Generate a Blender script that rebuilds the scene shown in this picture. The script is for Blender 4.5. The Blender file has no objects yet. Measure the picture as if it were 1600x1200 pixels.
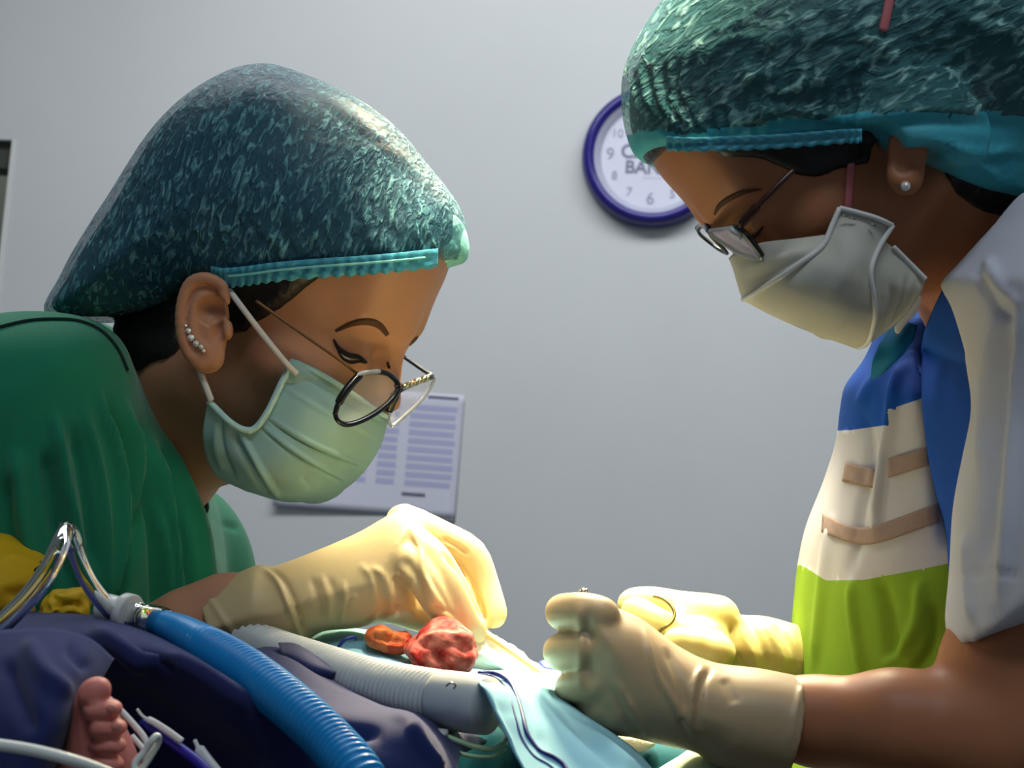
import bpy, math, random
import numpy as np
from mathutils import Matrix, Vector
random.seed(4)
SC = bpy.context.scene
COL = SC.collection
# ------------------------------------------------------------------ camera, world, lights
FPX = 2400.0                                   # focal length in pixels of the 1600 x 1200 frame
CAM_LOC = np.array([0.0, 0.0, 1.12])
PITCH, ROLL = math.radians(5.0), math.radians(4.5)
cam_m3 = Matrix.Rotation(math.pi / 2 + PITCH, 3, 'X') @ Matrix.Rotation(ROLL, 3, 'Z')
RC = np.array(cam_m3)
cam_data = bpy.data.cameras.new('camera')
cam_data.sensor_width = 36.0
cam_data.lens = 36.0 * FPX / 1600.0
cam_data.clip_start = 0.02
cam_data.dof.use_dof = True
cam_data.dof.focus_distance = 0.84
cam_data.dof.aperture_fstop = 20.0
cam = bpy.data.objects.new('camera', cam_data)
COL.objects.link(cam)
cam.matrix_world = Matrix.Translation(CAM_LOC.tolist()) @ cam_m3.to_4x4()
SC.camera = cam
SC.view_settings.view_transform = 'Standard'
SC.view_settings.look = 'None'
SC.view_settings.gamma = 1.0
SC.view_settings.use_curve_mapping = False
SC.view_settings.exposure = 0.0

def K(px, py, d):
    """camera-frame point that is d metres deep and seen at pixel (px, py)"""
    return np.array([(px - 800.0) / FPX * d, (600.0 - py) / FPX * d, -d])
def to_world(v):
    return np.asarray(v, float) @ RC.T + CAM_LOC
def to_cam(v):
    return (np.asarray(v, float) - CAM_LOC) @ RC

world = bpy.data.worlds.new('room_light')
SC.world = world
world.use_nodes = True
_bg = world.node_tree.nodes['Background']
_bg.inputs[0].default_value = (0.78, 0.86, 1.0, 1)
_bg.inputs[1].default_value = 0.14

def lamp(name, kind, loc, target, energy, color, size=None, **kw):
    L = bpy.data.lights.new(name, kind)
    L.energy = energy
    L.color = color
    if kind == 'AREA':
        L.shape = 'RECTANGLE'
        L.size, L.size_y = size
    elif size is not None:
        L.shadow_soft_size = size
    for k, v in kw.items():
        setattr(L, k, v)
    o = bpy.data.objects.new(name, L)
    COL.objects.link(o)
    o.location = loc
    o.rotation_euler = (Vector(target) - Vector(loc)).to_track_quat('-Z', 'Y').to_euler()
    return o
FIELD = to_world(K(840, 1040, 0.86))
# theatre lamp hanging over the table, a fluorescent ceiling fitting further back, and two added fill lamps
LAMP_C = FIELD + np.array([0.03, 0.16, 0.95])
BULBS = [LAMP_C + np.array([0.25 * math.cos(math.radians(60 * k + 30)), 0.25 * math.sin(math.radians(60 * k + 30)), 0.0]) for k in range(6)]
BULBS.append(FIELD + np.array([0.02, -0.32, 0.97]))  # extra bulb outside the ring, added to light the right cap
for i_, b_ in enumerate(BULBS):                                      # the theatre lamp's ring and the added bulb, all turned to the field
    lamp('theatre_lamp_bulb', 'SPOT', b_.tolist(), (FIELD + np.array([0.02, 0.0, 0.03])).tolist(), 66.0 if i_ < 6 else 120.0, (1.0, 0.88, 0.60), 0.035,
         spot_size=math.radians(20), spot_blend=0.75)
lamp('theatre_lamp_side', 'SPOT', to_world(K(1010, -420, 1.75)).tolist(), to_world(K(760, 780, 0.88)).tolist(), 320.0, (1.0, 0.80, 0.46), 0.08,
     spot_size=math.radians(17), spot_blend=0.6)
lamp('ceiling_lamp_far', 'AREA', (0.0, 1.85, 2.72), (0.0, 2.05, 0.0), 46.0, (0.95, 0.97, 0.98), (2.4, 0.5))
lamp('fill_lamp_near', 'AREA', (0.1, -0.3, 2.72), (0.1, 0.3, 0.0), 11.5, (0.80, 0.90, 1.0), (1.2, 0.4))  # unseen panel added overhead to fill the sides turned to us
lamp('corridor_fill', 'AREA', (-1.7, 3.9, 2.6), (-1.7, 3.9, 0.0), 6.0, (0.95, 1.0, 0.95), (0.4, 0.4))  # unseen lamp added to brighten the space beyond the doorway

# ------------------------------------------------------------------ materials
MAT = {}
def lin(c):
    return tuple(((v / 255.0) / 12.92 if v / 255.0 <= 0.04045 else ((v / 255.0 + 0.055) / 1.055) ** 2.4) for v in c)
def mat(name, rgb, rough=0.6, spec=0.4, sss=0.0, sss_rgb=None, noise=0.0, nscale=60.0, bump=0.0, bscale=200.0, bdist=0.002,
        metal=0.0, trans=0.0, alpha=1.0, ior=1.45, sheen=0.0, rgb2=None, detail=4.0, translucent=0.0):
    """plain procedural material: rgb are sRGB 0..255; noise mixes towards rgb2 (or a darker rgb)"""
    m = bpy.data.materials.new(name)
    m.use_nodes = True
    nt = m.node_tree
    b = nt.nodes['Principled BSDF']
    col = (*lin(rgb), 1.0)
    b.inputs['Base Color'].default_value = col
    b.inputs['Roughness'].default_value = rough
    b.inputs['Specular IOR Level'].default_value = spec
    b.inputs['Metallic'].default_value = metal
    b.inputs['Transmission Weight'].default_value = trans
    b.inputs['Alpha'].default_value = alpha
    b.inputs['IOR'].default_value = ior
    b.inputs['Sheen Weight'].default_value = sheen
    if sss > 0:
        b.inputs['Subsurface Weight'].default_value = sss
        b.inputs['Subsurface Radius'].default_value = sss_rgb or (0.010, 0.004, 0.002)
        b.inputs['Subsurface Scale'].default_value = 1.0
    tc = nt.nodes.new('ShaderNodeTexCoord')
    if noise > 0:
        n = nt.nodes.new('ShaderNodeTexNoise')
        n.inputs['Scale'].default_value = nscale
        n.inputs['Detail'].default_value = detail
        nt.links.new(tc.outputs['Object'], n.inputs['Vector'])
        mx = nt.nodes.new('ShaderNodeMixRGB')
        mx.inputs[1].default_value = col
        mx.inputs[2].default_value = (*lin(rgb2 if rgb2 else tuple(v * 0.72 for v in rgb)), 1.0)
        rp = nt.nodes.new('ShaderNodeMapRange')
        rp.inputs[1].default_value = 0.35
        rp.inputs[2].default_value = 0.65
        rp.inputs[4].default_value = noise
        nt.links.new(n.outputs['Fac'], rp.inputs[0])
        nt.links.new(rp.outputs[0], mx.inputs[0])
        nt.links.new(mx.outputs[0], b.inputs['Base Color'])
    if bump > 0:
        n2 = nt.nodes.new('ShaderNodeTexNoise')
        n2.inputs['Scale'].default_value = bscale
        n2.inputs['Detail'].default_value = 3.0
        nt.links.new(tc.outputs['Object'], n2.inputs['Vector'])
        bp = nt.nodes.new('ShaderNodeBump')
        bp.inputs['Strength'].default_value = bump
        bp.inputs['Distance'].default_value = bdist
        nt.links.new(n2.outputs['Fac'], bp.inputs['Height'])
        nt.links.new(bp.outputs[0], b.inputs['Normal'])
    if translucent > 0:
        tr = nt.nodes.new('ShaderNodeBsdfTranslucent')
        tr.inputs[0].default_value = col
        ms = nt.nodes.new('ShaderNodeMixShader')
        ms.inputs[0].default_value = translucent
        out = nt.nodes['Material Output']
        nt.links.new(b.outputs[0], ms.inputs[1])
        nt.links.new(tr.outputs[0], ms.inputs[2])
        nt.links.new(ms.outputs[0], out.inputs[0])
    MAT[name] = m
    return m

# ------------------------------------------------------------------ object helpers
def tag(o, label=None, cat=None, group=None, kind=None):
    for k, v in (('label', label), ('category', cat), ('group', group), ('kind', kind)):
        if v:
            o[k] = v
    return o
ORG = {}
def thing(name, at, label, cat, group=None):
    """an Empty at the thing's base; at = camera-frame point"""
    o = bpy.data.objects.new(name, None)
    COL.objects.link(o)
    w = to_world(at)
    o.location = w.tolist()
    o.empty_display_size = 0.02
    ORG[o.name] = w
    return tag(o, label, cat, group)
def put(name, V, F, mats, parent=None, smooth=True, midx=None, label=None, world_space=False, solid=0.0, bevel=0.0, origin=None, offset=0.0):
    """link one mesh object; V are camera-frame vertices (or world-space ones)"""
    V = np.asarray(V, float)
    W = V if world_space else to_world(V)
    if parent is not None:
        p = parent
        o0 = ORG[parent.name]
    else:
        p = None
        if origin is not None:
            o0 = np.asarray(origin, float) if world_space else to_world(origin)
        else:
            o0 = np.array([W[:, 0].mean(), W[:, 1].mean(), W[:, 2].min()])
    me = bpy.data.meshes.new(name)
    me.from_pydata((W - o0).tolist(), [], F if isinstance(F, list) else F.tolist())
    if not isinstance(mats, (list, tuple)):
        mats = [mats]
    for m in mats:
        me.materials.append(MAT[m] if isinstance(m, str) else m)
    if midx is not None:
        me.polygons.foreach_set('material_index', np.asarray(midx, dtype=np.int32))
    me.update()
    if smooth:
        me.polygons.foreach_set('use_smooth', [True] * len(me.polygons))
    o = bpy.data.objects.new(name, me)
    COL.objects.link(o)
    if p is not None:
        o.parent = p
    else:
        o.location = o0.tolist()
    ORG[o.name] = o0
    if solid:
        s = o.modifiers.new('thickness', 'SOLIDIFY')
        s.thickness = solid
        s.offset = offset
    if bevel:
        b = o.modifiers.new('bevel', 'BEVEL')
        b.width = bevel
        b.segments = 2
        b.limit_method = 'ANGLE'
    if label:
        o['label'] = label
    return o
def join(parts):
    Vs, Fs, n = [], [], 0
    for V, F in parts:
        Vs.append(np.asarray(V, float))
        Fs += [[i + n for i in f] for f in (F if isinstance(F, list) else F.tolist())]
        n += len(V)
    return np.concatenate(Vs), Fs

# ------------------------------------------------------------------ curves, tubes, lofts
def spline(P, n):
    """Catmull-Rom through rows of P, resampled evenly by index to n points"""
    P = np.asarray(P, float)
    m = len(P)
    if m == 2:
        t = np.linspace(0, 1, n)[:, None]
        return P[0] * (1 - t) + P[1] * t
    E = np.vstack([2 * P[0] - P[1], P, 2 * P[-1] - P[-2]])
    u = np.linspace(0, m - 1 - 1e-9, n)
    i = u.astype(int)
    t = (u - i)[:, None]
    a, b, c, d = E[i], E[i + 1], E[i + 2], E[i + 3]
    return 0.5 * (2 * b + (c - a) * t + (2 * a - 5 * b + 4 * c - d) * t ** 2 + (3 * b - a - 3 * c + d) * t ** 3)
def even(P, n):
    P = np.asarray(P, float)
    L = np.r_[0, np.cumsum(np.linalg.norm(np.diff(P[:, :3], axis=0), axis=1))]
    s = np.linspace(0, L[-1], n)
    return np.stack([np.interp(s, L, P[:, k]) for k in range(P.shape[1])], 1)
def pix(rows):
    """[(px, py, d, ...extra)] -> camera-frame points with the extra columns kept"""
    return np.array([list(K(*r[:3])) + list(r[3:]) for r in rows], float)
def sweep(P, R, seg=12, closed=False, cap=True, flat=1.0, up=None):
    """tube along points P with radius per point"""
    P = np.asarray(P, float)
    n = len(P)
    R = np.broadcast_to(np.asarray(R, float), (n,))
    T = np.gradient(P, axis=0) if not closed else (np.roll(P, -1, 0) - np.roll(P, 1, 0))
    T /= np.linalg.norm(T, axis=1)[:, None] + 1e-12
    ref = np.array(up if up is not None else [0.13, 0.2, 1.0], float)
    N = np.cross(T[0], ref)
    if np.linalg.norm(N) < 1e-4:
        N = np.cross(T[0], [1, 0, 0])
    Ns = []
    N /= np.linalg.norm(N)
    for i in range(n):
        N = N - T[i] * np.dot(N, T[i])
        N /= np.linalg.norm(N) + 1e-12
        Ns.append(N.copy())
    Ns = np.array(Ns)
    B = np.cross(T, Ns)
    a = np.linspace(0, 2 * np.pi, seg, endpoint=False)
    V = P[:, None, :] + R[:, None, None] * (np.cos(a)[None, :, None] * Ns[:, None, :] + flat * np.sin(a)[None, :, None] * B[:, None, :])
    V = V.reshape(-1, 3)
    F = []
    m = n if closed else n - 1
    for i in range(m):
        for j in range(seg):
            a0, a1 = i * seg + j, i * seg + (j + 1) % seg
            b0, b1 = ((i + 1) % n) * seg + j, ((i + 1) % n) * seg + (j + 1) % seg
            F.append([a0, b0, b1, a1])
    if cap and not closed:
        V = np.vstack([V, P[0] - T[0] * R[0] * 0.25, P[-1] + T[-1] * R[-1] * 0.25])
        k = n * seg
        for j in range(seg):
            F.append([k, j, (j + 1) % seg])
            F.append([k + 1, (n - 1) * seg + (j + 1) % seg, (n - 1) * seg + j])
    return V, F
def grid_faces(nu, nv, closed_v=False):
    F = []
    for i in range(nu - 1):
        for j in range(nv if closed_v else nv - 1):
            j1 = (j + 1) % nv
            F.append([i * nv + j, i * nv + j1, (i + 1) * nv + j1, (i + 1) * nv + j])
    return F
def loft(rows, nu, nv, linear_u=False):
    """rows of (px, py, d) -> smooth grid nu x nv"""
    G = [spline(pix(r), nv) for r in rows]
    G = np.array(G)
    if linear_u:
        out = np.stack([np.stack([np.interp(np.linspace(0, len(G) - 1, nu), np.arange(len(G)), G[:, j, k]) for k in range(3)], 1) for j in range(nv)], 1)
    else:
        out = np.stack([spline(G[:, j], nu) for j in range(nv)], 1)
    return out.reshape(-1, 3), grid_faces(nu, nv)
def disc(c, n, r, seg=16, h=0.001):
    """short cylinder at c with axis n"""
    n = np.asarray(n, float)
    n = n / np.linalg.norm(n)
    return sweep(np.array([c - n * h / 2, c + n * h / 2]), r, seg)
def normals(V, F):
    V = np.asarray(V)
    N = np.zeros_like(V)
    F4 = np.array([f if len(f) == 4 else [f[0], f[1], f[2], f[2]] for f in F]) if isinstance(F, list) else F
    fn = np.cross(V[F4[:, 2]] - V[F4[:, 0]], V[F4[:, 3]] - V[F4[:, 1]])
    for k in range(4):
        np.add.at(N, F4[:, k], fn)
    return N / (np.linalg.norm(N, axis=1)[:, None] + 1e-15)
def project(V):
    d = -V[:, 2]
    return np.stack([V[:, 0] / d * FPX + 800, 600 - V[:, 1] / d * FPX, d], 1)
def seg_dist(X, A):
    """distance of 2-D points X to polyline A and the 0..1 position along it"""
    best = np.full(len(X), 1e9)
    pos = np.zeros(len(X))
    m = len(A) - 1
    for i in range(m):
        a, b = A[i], A[i + 1]
        ab = b - a
        t = np.clip(((X - a) @ ab) / (ab @ ab + 1e-12), 0, 1)
        d = np.linalg.norm(X - a - t[:, None] * ab, axis=1)
        w = d < best
        best[w] = d[w]
        pos[w] = (i + t[w]) / m
    return best, pos
def crease(V, F, strokes, facing=True, N=None):
    """raise (+) or press (-) soft folds into a mesh along lines; strokes = (points px, width px, height mm)"""
    V = V.copy()
    N = normals(V, F) if N is None else N
    if isinstance(F, list):                              # open sheets: work on the side turned to us
        N = N * np.where((N * V).sum(1) > 0, -1.0, 1.0)[:, None]
    Q = project(V)[:, :2]
    fac = np.clip(-(N * V).sum(1) / np.linalg.norm(V, axis=1) * 2.5, 0, 1) if facing else np.ones(len(V))
    for pts, w, h in strokes:
        A = spline(np.array(pts, float), max(8, 5 * len(pts)))
        near = np.where((Q[:, 0] > A[:, 0].min() - 3 * w) & (Q[:, 0] < A[:, 0].max() + 3 * w) & (Q[:, 1] > A[:, 1].min() - 3 * w) & (Q[:, 1] < A[:, 1].max() + 3 * w))[0]
        if len(near) == 0:
            continue
        dd, pos = seg_dist(Q[near], A)
        g = np.exp(-(dd / w) ** 2) * np.clip(np.minimum(pos, 1 - pos) * 6, 0.0, 1) * h * 0.001
        V[near] += N[near] * (g * fac[near])[:, None]
    return V

# ------------------------------------------------------------------ implicit solids -> mesh
def sdf_mesh(fn, lo, hi, h, relax=1):
    """mesh the zero level of fn (n,3)->(n,) by surface nets, evaluated only near the surface"""
    lo = np.asarray(lo, float)
    n = np.ceil((np.asarray(hi, float) - lo) / h / 4).astype(int) * 4 + 1
    nc = (n - 1) // 4 + 1
    ax = [lo[k] + np.arange(nc[k]) * 4 * h for k in range(3)]
    Pc = np.stack(np.meshgrid(*ax, indexing='ij'), -1).reshape(-1, 3)
    Fc = fn(Pc).reshape(nc).astype(np.float32)
    F = np.repeat(np.repeat(np.repeat(Fc, 4, 0), 4, 1), 4, 2)[:n[0], :n[1], :n[2]].copy()
    a = np.abs(Fc) < 4 * h * 2.6
    s = Fc < 0
    for k in range(3):
        d = np.diff(s.astype(np.int8), axis=k) != 0
        sl0 = [slice(None)] * 3
        sl1 = [slice(None)] * 3
        sl0[k] = slice(0, -1)
        sl1[k] = slice(1, None)
        a[tuple(sl0)] |= d
        a[tuple(sl1)] |= d
    fine = np.repeat(np.repeat(np.repeat(a, 4, 0), 4, 1), 4, 2)[:n[0], :n[1], :n[2]]
    g = fine.copy()
    for k in range(3):                                   # blocks reach backwards too
        sh = np.zeros_like(g)
        sl0 = [slice(None)] * 3
        sl1 = [slice(None)] * 3
        sl0[k] = slice(0, -4)
        sl1[k] = slice(4, None)
        sh[tuple(sl0)] = g[tuple(sl1)]
        g = g | sh
    idx = np.argwhere(g)
    out = np.empty(len(idx), np.float32)
    for s0 in range(0, len(idx), 400000):
        out[s0:s0 + 400000] = fn(lo + idx[s0:s0 + 400000] * h)
    F[g] = out
    return nets(F, lo, h, relax)
def nets(F, lo, h, relax):
    S = F < 0
    c = S[:-1, :-1, :-1].astype(np.int8)
    tot = np.zeros(c.shape, np.int8)
    for dx in (0, 1):
        for dy in (0, 1):
            for dz in (0, 1):
                tot += S[dx:S.shape[0] - 1 + dx, dy:S.shape[1] - 1 + dy, dz:S.shape[2] - 1 + dz]
    act = (tot > 0) & (tot < 8)
    cells = np.argwhere(act)
    vid = np.full(act.shape, -1, np.int64)
    vid[act] = np.arange(len(cells))
    acc = np.zeros((len(cells), 3))
    cnt = np.zeros(len(cells))
    corners = [(x, y, z) for x in (0, 1) for y in (0, 1) for z in (0, 1)]
    for p in corners:
        for k in range(3):
            if p[k] == 0:
                q = list(p)
                q[k] = 1
                fa = F[cells[:, 0] + p[0], cells[:, 1] + p[1], cells[:, 2] + p[2]]
                fb = F[cells[:, 0] + q[0], cells[:, 1] + q[1], cells[:, 2] + q[2]]
                w = (fa < 0) != (fb < 0)
                t = np.where(w, fa / (fa - fb + 1e-20 * (fa == fb)), 0)
                pt = np.tile(np.array(p, float), (len(cells), 1))
                pt[:, k] = t
                acc[w] += pt[w]
                cnt[w] += 1
    V = lo + (cells + acc / cnt[:, None]) * h
    quads = []
    for k in range(3):
        u, v = (k + 1) % 3, (k + 2) % 3
        sl0 = [slice(None)] * 3
        sl1 = [slice(None)] * 3
        sl0[k] = slice(0, -1)
        sl1[k] = slice(1, None)
        A, B = S[tuple(sl0)], S[tuple(sl1)]
        e = np.argwhere(A != B)
        ok = np.ones(len(e), bool)
        for ax_ in (u, v):
            ok &= (e[:, ax_] > 0) & (e[:, ax_] < F.shape[ax_] - 1)
        e = e[ok]
        def cell(du, dv):
            x = e.copy()
            x[:, u] += du
            x[:, v] += dv
            return vid[x[:, 0], x[:, 1], x[:, 2]]
        q = np.stack([cell(-1, -1), cell(0, -1), cell(0, 0), cell(-1, 0)], 1)
        fl = A[e[:, 0], e[:, 1], e[:, 2]]
        q[~fl] = q[~fl][:, ::-1]
        quads.append(q)
    Q = np.concatenate(quads)
    Q = Q[(Q >= 0).all(1)]
    c0 = V.mean(0)
    a, b, c = V[Q[:, 0]] - c0, V[Q[:, 1]] - c0, V[Q[:, 2]] - c0
    if (np.cross(a, b) * c).sum() < 0:
        Q = Q[:, ::-1].copy()
    for _ in range(relax):
        V = smooth(V, Q, 0.5)
    return V, Q
def smooth(V, Q, f=0.5, it=1):
    Q = np.asarray(Q)
    for _ in range(it):
        S = np.zeros_like(V)
        C = np.zeros(len(V))
        for k in range(Q.shape[1]):
            a, b = Q[:, k], Q[:, (k + 1) % Q.shape[1]]
            np.add.at(S, a, V[b])
            np.add.at(S, b, V[a])
            np.add.at(C, a, 1)
            np.add.at(C, b, 1)
        V = V * (1 - f) + f * S / np.maximum(C, 1)[:, None]
    return V
def smin(a, b, k):
    if k <= 0:
        return np.minimum(a, b)
    h = np.clip(0.5 + 0.5 * (b - a) / k, 0, 1)
    return b * (1 - h) + a * h - k * h * (1 - h)
def smax(a, b, k):
    return -smin(-a, -b, k)
def ell(P, c, r, M=None):
    """ellipsoid; M rows = axes"""
    q = P - np.asarray(c)
    if M is not None:
        q = q @ np.asarray(M).T
    r = np.asarray(r, float)
    k0 = np.sqrt(((q / r) ** 2).sum(1))
    k1 = np.sqrt(((q / (r * r)) ** 2).sum(1)) + 1e-9
    return k0 * (k0 - 1.0) / k1
def cone(P, a, b, ra, rb):
    """round cone between a and b"""
    a = np.asarray(a, float)
    b = np.asarray(b, float)
    ab = b - a
    t = np.clip(((P - a) @ ab) / (ab @ ab + 1e-15), 0, 1)
    q = P - a
    q = q - t[:, None] * ab
    return np.sqrt((q * q).sum(1)) - (ra + (rb - ra) * t)
def chain(P, pts, k=0.004):
    """rows (x,y,z,r) joined as tapering limbs"""
    out = None
    for i in range(len(pts) - 1):
        c = cone(P, pts[i][:3], pts[i + 1][:3], pts[i][3], pts[i + 1][3])
        out = c if out is None else smin(out, c, k)
    return out
class Puff:
    """solid from an outline: px polygon at depth d, half thickness H (m), edge rounding R (m)"""
    def __init__(s, poly, d, H, R, soft=True, tilt=(0, 0), c=None):
        P = np.array(poly, float)
        if soft:
            E = np.vstack([P[-1], P, P[0], P[1]])
            u = np.linspace(1, len(P) + 1 - 1e-9, len(P) * 6)
            i = u.astype(int)
            t = (u - i)[:, None]
            a, b, cc, dd = E[i - 1], E[i], E[np.minimum(i + 1, len(E) - 1)], E[np.minimum(i + 2, len(E) - 1)]
            P = 0.5 * (2 * b + (cc - a) * t + (2 * a - 5 * b + 4 * cc - dd) * t ** 2 + (3 * b - a - 3 * cc + dd) * t ** 3)
        s.d, s.H, s.R = d, H, R
        s.sc = d / FPX
        s.tilt = tilt
        s.c = np.mean(P, 0) if c is None else np.array(c, float)
        s.lo = P.min(0) - 60
        s.hi = P.max(0) + 60
        s.st = max(1.5, (s.hi - s.lo).max() / 260)
        gx = np.arange(s.lo[0], s.hi[0], s.st)
        gy = np.arange(s.lo[1], s.hi[1], s.st)
        X = np.stack(np.meshgrid(gx, gy, indexing='ij'), -1).reshape(-1, 2)
        C = np.vstack([P, P[:1]])
        dist, _ = seg_dist(X, C)
        ins = np.zeros(len(X), bool)
        for i in range(len(P)):
            a, b = C[i], C[i + 1]
            cnd = (a[1] > X[:, 1]) != (b[1] > X[:, 1])
            xx = (b[0] - a[0]) * (X[:, 1] - a[1]) / (b[1] - a[1] + 1e-12) + a[0]
            ins ^= cnd & (X[:, 0] < xx)
        s.G = np.where(ins, dist, -dist).reshape(len(gx), len(gy)) * s.sc
        s.n = s.G.shape
    def __call__(s, P):
        px = P[:, 0] / s.sc + 800
        py = 600 - P[:, 1] / s.sc
        u = np.clip((px - s.lo[0]) / s.st, 0, s.n[0] - 1.001)
        v = np.clip((py - s.lo[1]) / s.st, 0, s.n[1] - 1.001)
        i, j = u.astype(int), v.astype(int)
        fu, fv = u - i, v - j
        D = (s.G[i, j] * (1 - fu) * (1 - fv) + s.G[i + 1, j] * fu * (1 - fv) + s.G[i, j + 1] * (1 - fu) * fv + s.G[i + 1, j + 1] * fu * fv)
        zc = -s.d + s.tilt[0] * (px - s.c[0]) * s.sc + s.tilt[1] * (py - s.c[1]) * s.sc
        z = (P[:, 2] - zc)
        g = np.sqrt((1 - np.minimum(D, s.R) / s.R) ** 2 + (z / s.H) ** 2) - 1
        return g * min(s.R, s.H)
def rot(axis, deg):
    return np.array(Matrix.Rotation(math.radians(deg), 3, axis))

# ------------------------------------------------------------------ materials in use
mat('wall_paint', (197, 201, 203), rough=0.34, spec=0.35, noise=0.10, nscale=2.2, bump=0.10, bscale=18, bdist=0.004)
mat('floor_vinyl', (120, 128, 128), rough=0.4, noise=0.3, nscale=14)
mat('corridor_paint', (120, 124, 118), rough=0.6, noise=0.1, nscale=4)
mat('door_frame_paint', (205, 208, 206), rough=0.4)
mat('door_header_paint', (72, 76, 68), rough=0.5)
mat('skin_fair', (194, 140, 106), rough=0.46, spec=0.35, sss=0.10, noise=0.25, nscale=26, rgb2=(180, 122, 92), bump=0.08, bscale=700, bdist=0.0006)
mat('skin_tan', (174, 114, 78), rough=0.46, spec=0.35, sss=0.10, noise=0.25, nscale=26, rgb2=(156, 98, 68), bump=0.08, bscale=700, bdist=0.0006)
mat('skin_foot', (206, 128, 116), rough=0.5, spec=0.35, sss=0.12, noise=0.4, nscale=60, rgb2=(184, 104, 98), bump=0.1, bscale=600, bdist=0.0006)
mat('hair_black', (24, 19, 18), rough=0.42, spec=0.45, bump=0.35, bscale=260, bdist=0.002)
mat('brow_hair', (84, 52, 30), rough=0.7)
mat('lash', (20, 12, 10), rough=0.6)
mat('eye_white', (214, 206, 200), rough=0.15, spec=0.6)
mat('iris', (40, 24, 14), rough=0.1, spec=0.7)
mat('scrub_green', (32, 128, 94), rough=0.85, spec=0.15, noise=0.15, nscale=9, bump=0.12, bscale=900, bdist=0.0006, sheen=0.2)
mat('scrub_trim', (10, 40, 34), rough=0.9)
mat('mask_teal', (172, 212, 206), rough=0.8, spec=0.2, noise=0.1, nscale=40, bump=0.12, bscale=900, bdist=0.0005, translucent=0.25)
mat('mask_edge', (186, 222, 214), rough=0.8, spec=0.2, bump=0.2, bscale=900, bdist=0.0005)
mat('mask_white', (222, 220, 206), rough=0.75, spec=0.2, noise=0.08, nscale=40, bump=0.12, bscale=700, bdist=0.0005, translucent=0.25)
mat('mask_seam', (226, 226, 220), rough=0.6, spec=0.3)
mat('staple', (150, 150, 150), rough=0.3, metal=0.8)
mat('elastic_white', (226, 218, 208), rough=0.8)
mat('elastic_pink', (206, 120, 124), rough=0.7)
mat('latex', (206, 184, 136), rough=0.42, spec=0.4, sss=0.12, noise=0.2, nscale=30, rgb2=(194, 170, 122), bump=0.10, bscale=300, bdist=0.0008)
mat('latex_shaded', (174, 152, 118), rough=0.42, spec=0.4, sss=0.10, noise=0.25, nscale=30, rgb2=(160, 138, 106), bump=0.10, bscale=300, bdist=0.0008)  # darker copy of latex: shade on the near glove put into its colour
mat('steel_dark', (96, 88, 44), rough=0.35, metal=0.6)
mat('latex_lit', (214, 198, 126), rough=0.42, spec=0.4, sss=0.12, noise=0.2, nscale=30, rgb2=(202, 180, 112), bump=0.10, bscale=300, bdist=0.0008)  # brighter, yellower copy of latex: lamp light put into its colour
mat('frame_black', (14, 14, 16), rough=0.22, spec=0.6)
mat('frame_clear', (176, 184, 190), rough=0.12, spec=0.6, alpha=0.7)
mat('frame_gold', (132, 96, 60), rough=0.4, metal=0.7)
mat('frame_brown', (58, 26, 18), rough=0.25, spec=0.6)
mat('lens_glass', (235, 240, 246), rough=0.03, spec=0.7, alpha=0.16)
mat('lens_tint', (184, 176, 196), rough=0.05, spec=0.7, alpha=0.62)
mat('crystal', (250, 246, 240), rough=0.08, spec=1.0, metal=0.3)
mat('glitter', (250, 240, 190), rough=0.10, metal=0.9)
mat('steel', (196, 190, 178), rough=0.22, metal=1.0)
mat('steel_gold', (224, 200, 140), rough=0.45, metal=0.8)
mat('clock_blue', (34, 28, 116), rough=0.22, spec=0.6)
mat('clock_inner', (168, 172, 192), rough=0.4)
mat('clock_face', (206, 208, 226), rough=0.35)
mat('clock_print', (100, 104, 134), rough=0.6)
mat('clock_print_pale', (140, 142, 170), rough=0.6)
mat('paper', (196, 198, 214), rough=0.8)
mat('paper_print', (164, 168, 200), rough=0.8)
mat('paper_print_dark', (96, 100, 118), rough=0.8)
mat('paper_back', (120, 124, 134), rough=0.8)

# ------------------------------------------------------------------ the room
PSI = math.radians(7.0)
W_T = np.array([math.cos(PSI), -math.sin(PSI), 0.0])           # along the wall, to the right
W_N = np.array([-math.sin(PSI), -math.cos(PSI), 0.0])          # out of the wall, towards us
W_Z = np.array([0, 0, 1.0])
W_0 = to_world(K(800, 600, 3.0))
def wall_pt(px, py, off=0.0):
    """world point of the wall seen at a pixel, lifted off the paint by off"""
    r = to_world(K(px, py, 1.0)) - CAM_LOC
    t = ((W_0 + W_N * off - CAM_LOC) @ W_N) / (r @ W_N)
    return CAM_LOC + r * t
def wall_uv(p):
    q = np.asarray(p) - W_0
    return np.array([q @ W_T, q @ W_Z])
def wbox(u0, u1, z0, z1, n0, n1):
    """box in wall coordinates; z absolute heights"""
    V = []
    for u in (u0, u1):
        for z in (z0, z1):
            for n in (n0, n1):
                V.append(W_0 + W_T * u + W_Z * (z - W_0[2]) + W_N * n)
    F = [[0, 1, 3, 2], [4, 6, 7, 5], [0, 4, 5, 1], [2, 3, 7, 6], [0, 2, 6, 4], [1, 5, 7, 3]]
    return np.array(V), F
def fix_normals(o):
    import bmesh
    bm = bmesh.new()
    bm.from_mesh(o.data)
    bmesh.ops.recalc_face_normals(bm, faces=bm.faces)
    bm.to_mesh(o.data)
    bm.free()
    return o
du = wall_uv(wall_pt(23, 219))
D_U, D_Z = du[0], du[1] + W_0[2]                                # top right corner of the doorway
D_L = D_U - 0.90
CEIL = 2.78
o = put('wall_back', *join([wbox(D_U, 4.4, 0, CEIL, -0.12, 0), wbox(-4.4, D_L, 0, CEIL, -0.12, 0), wbox(D_L, D_U, D_Z, CEIL, -0.12, 0)]), 'wall_paint', world_space=True, smooth=False)
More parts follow.
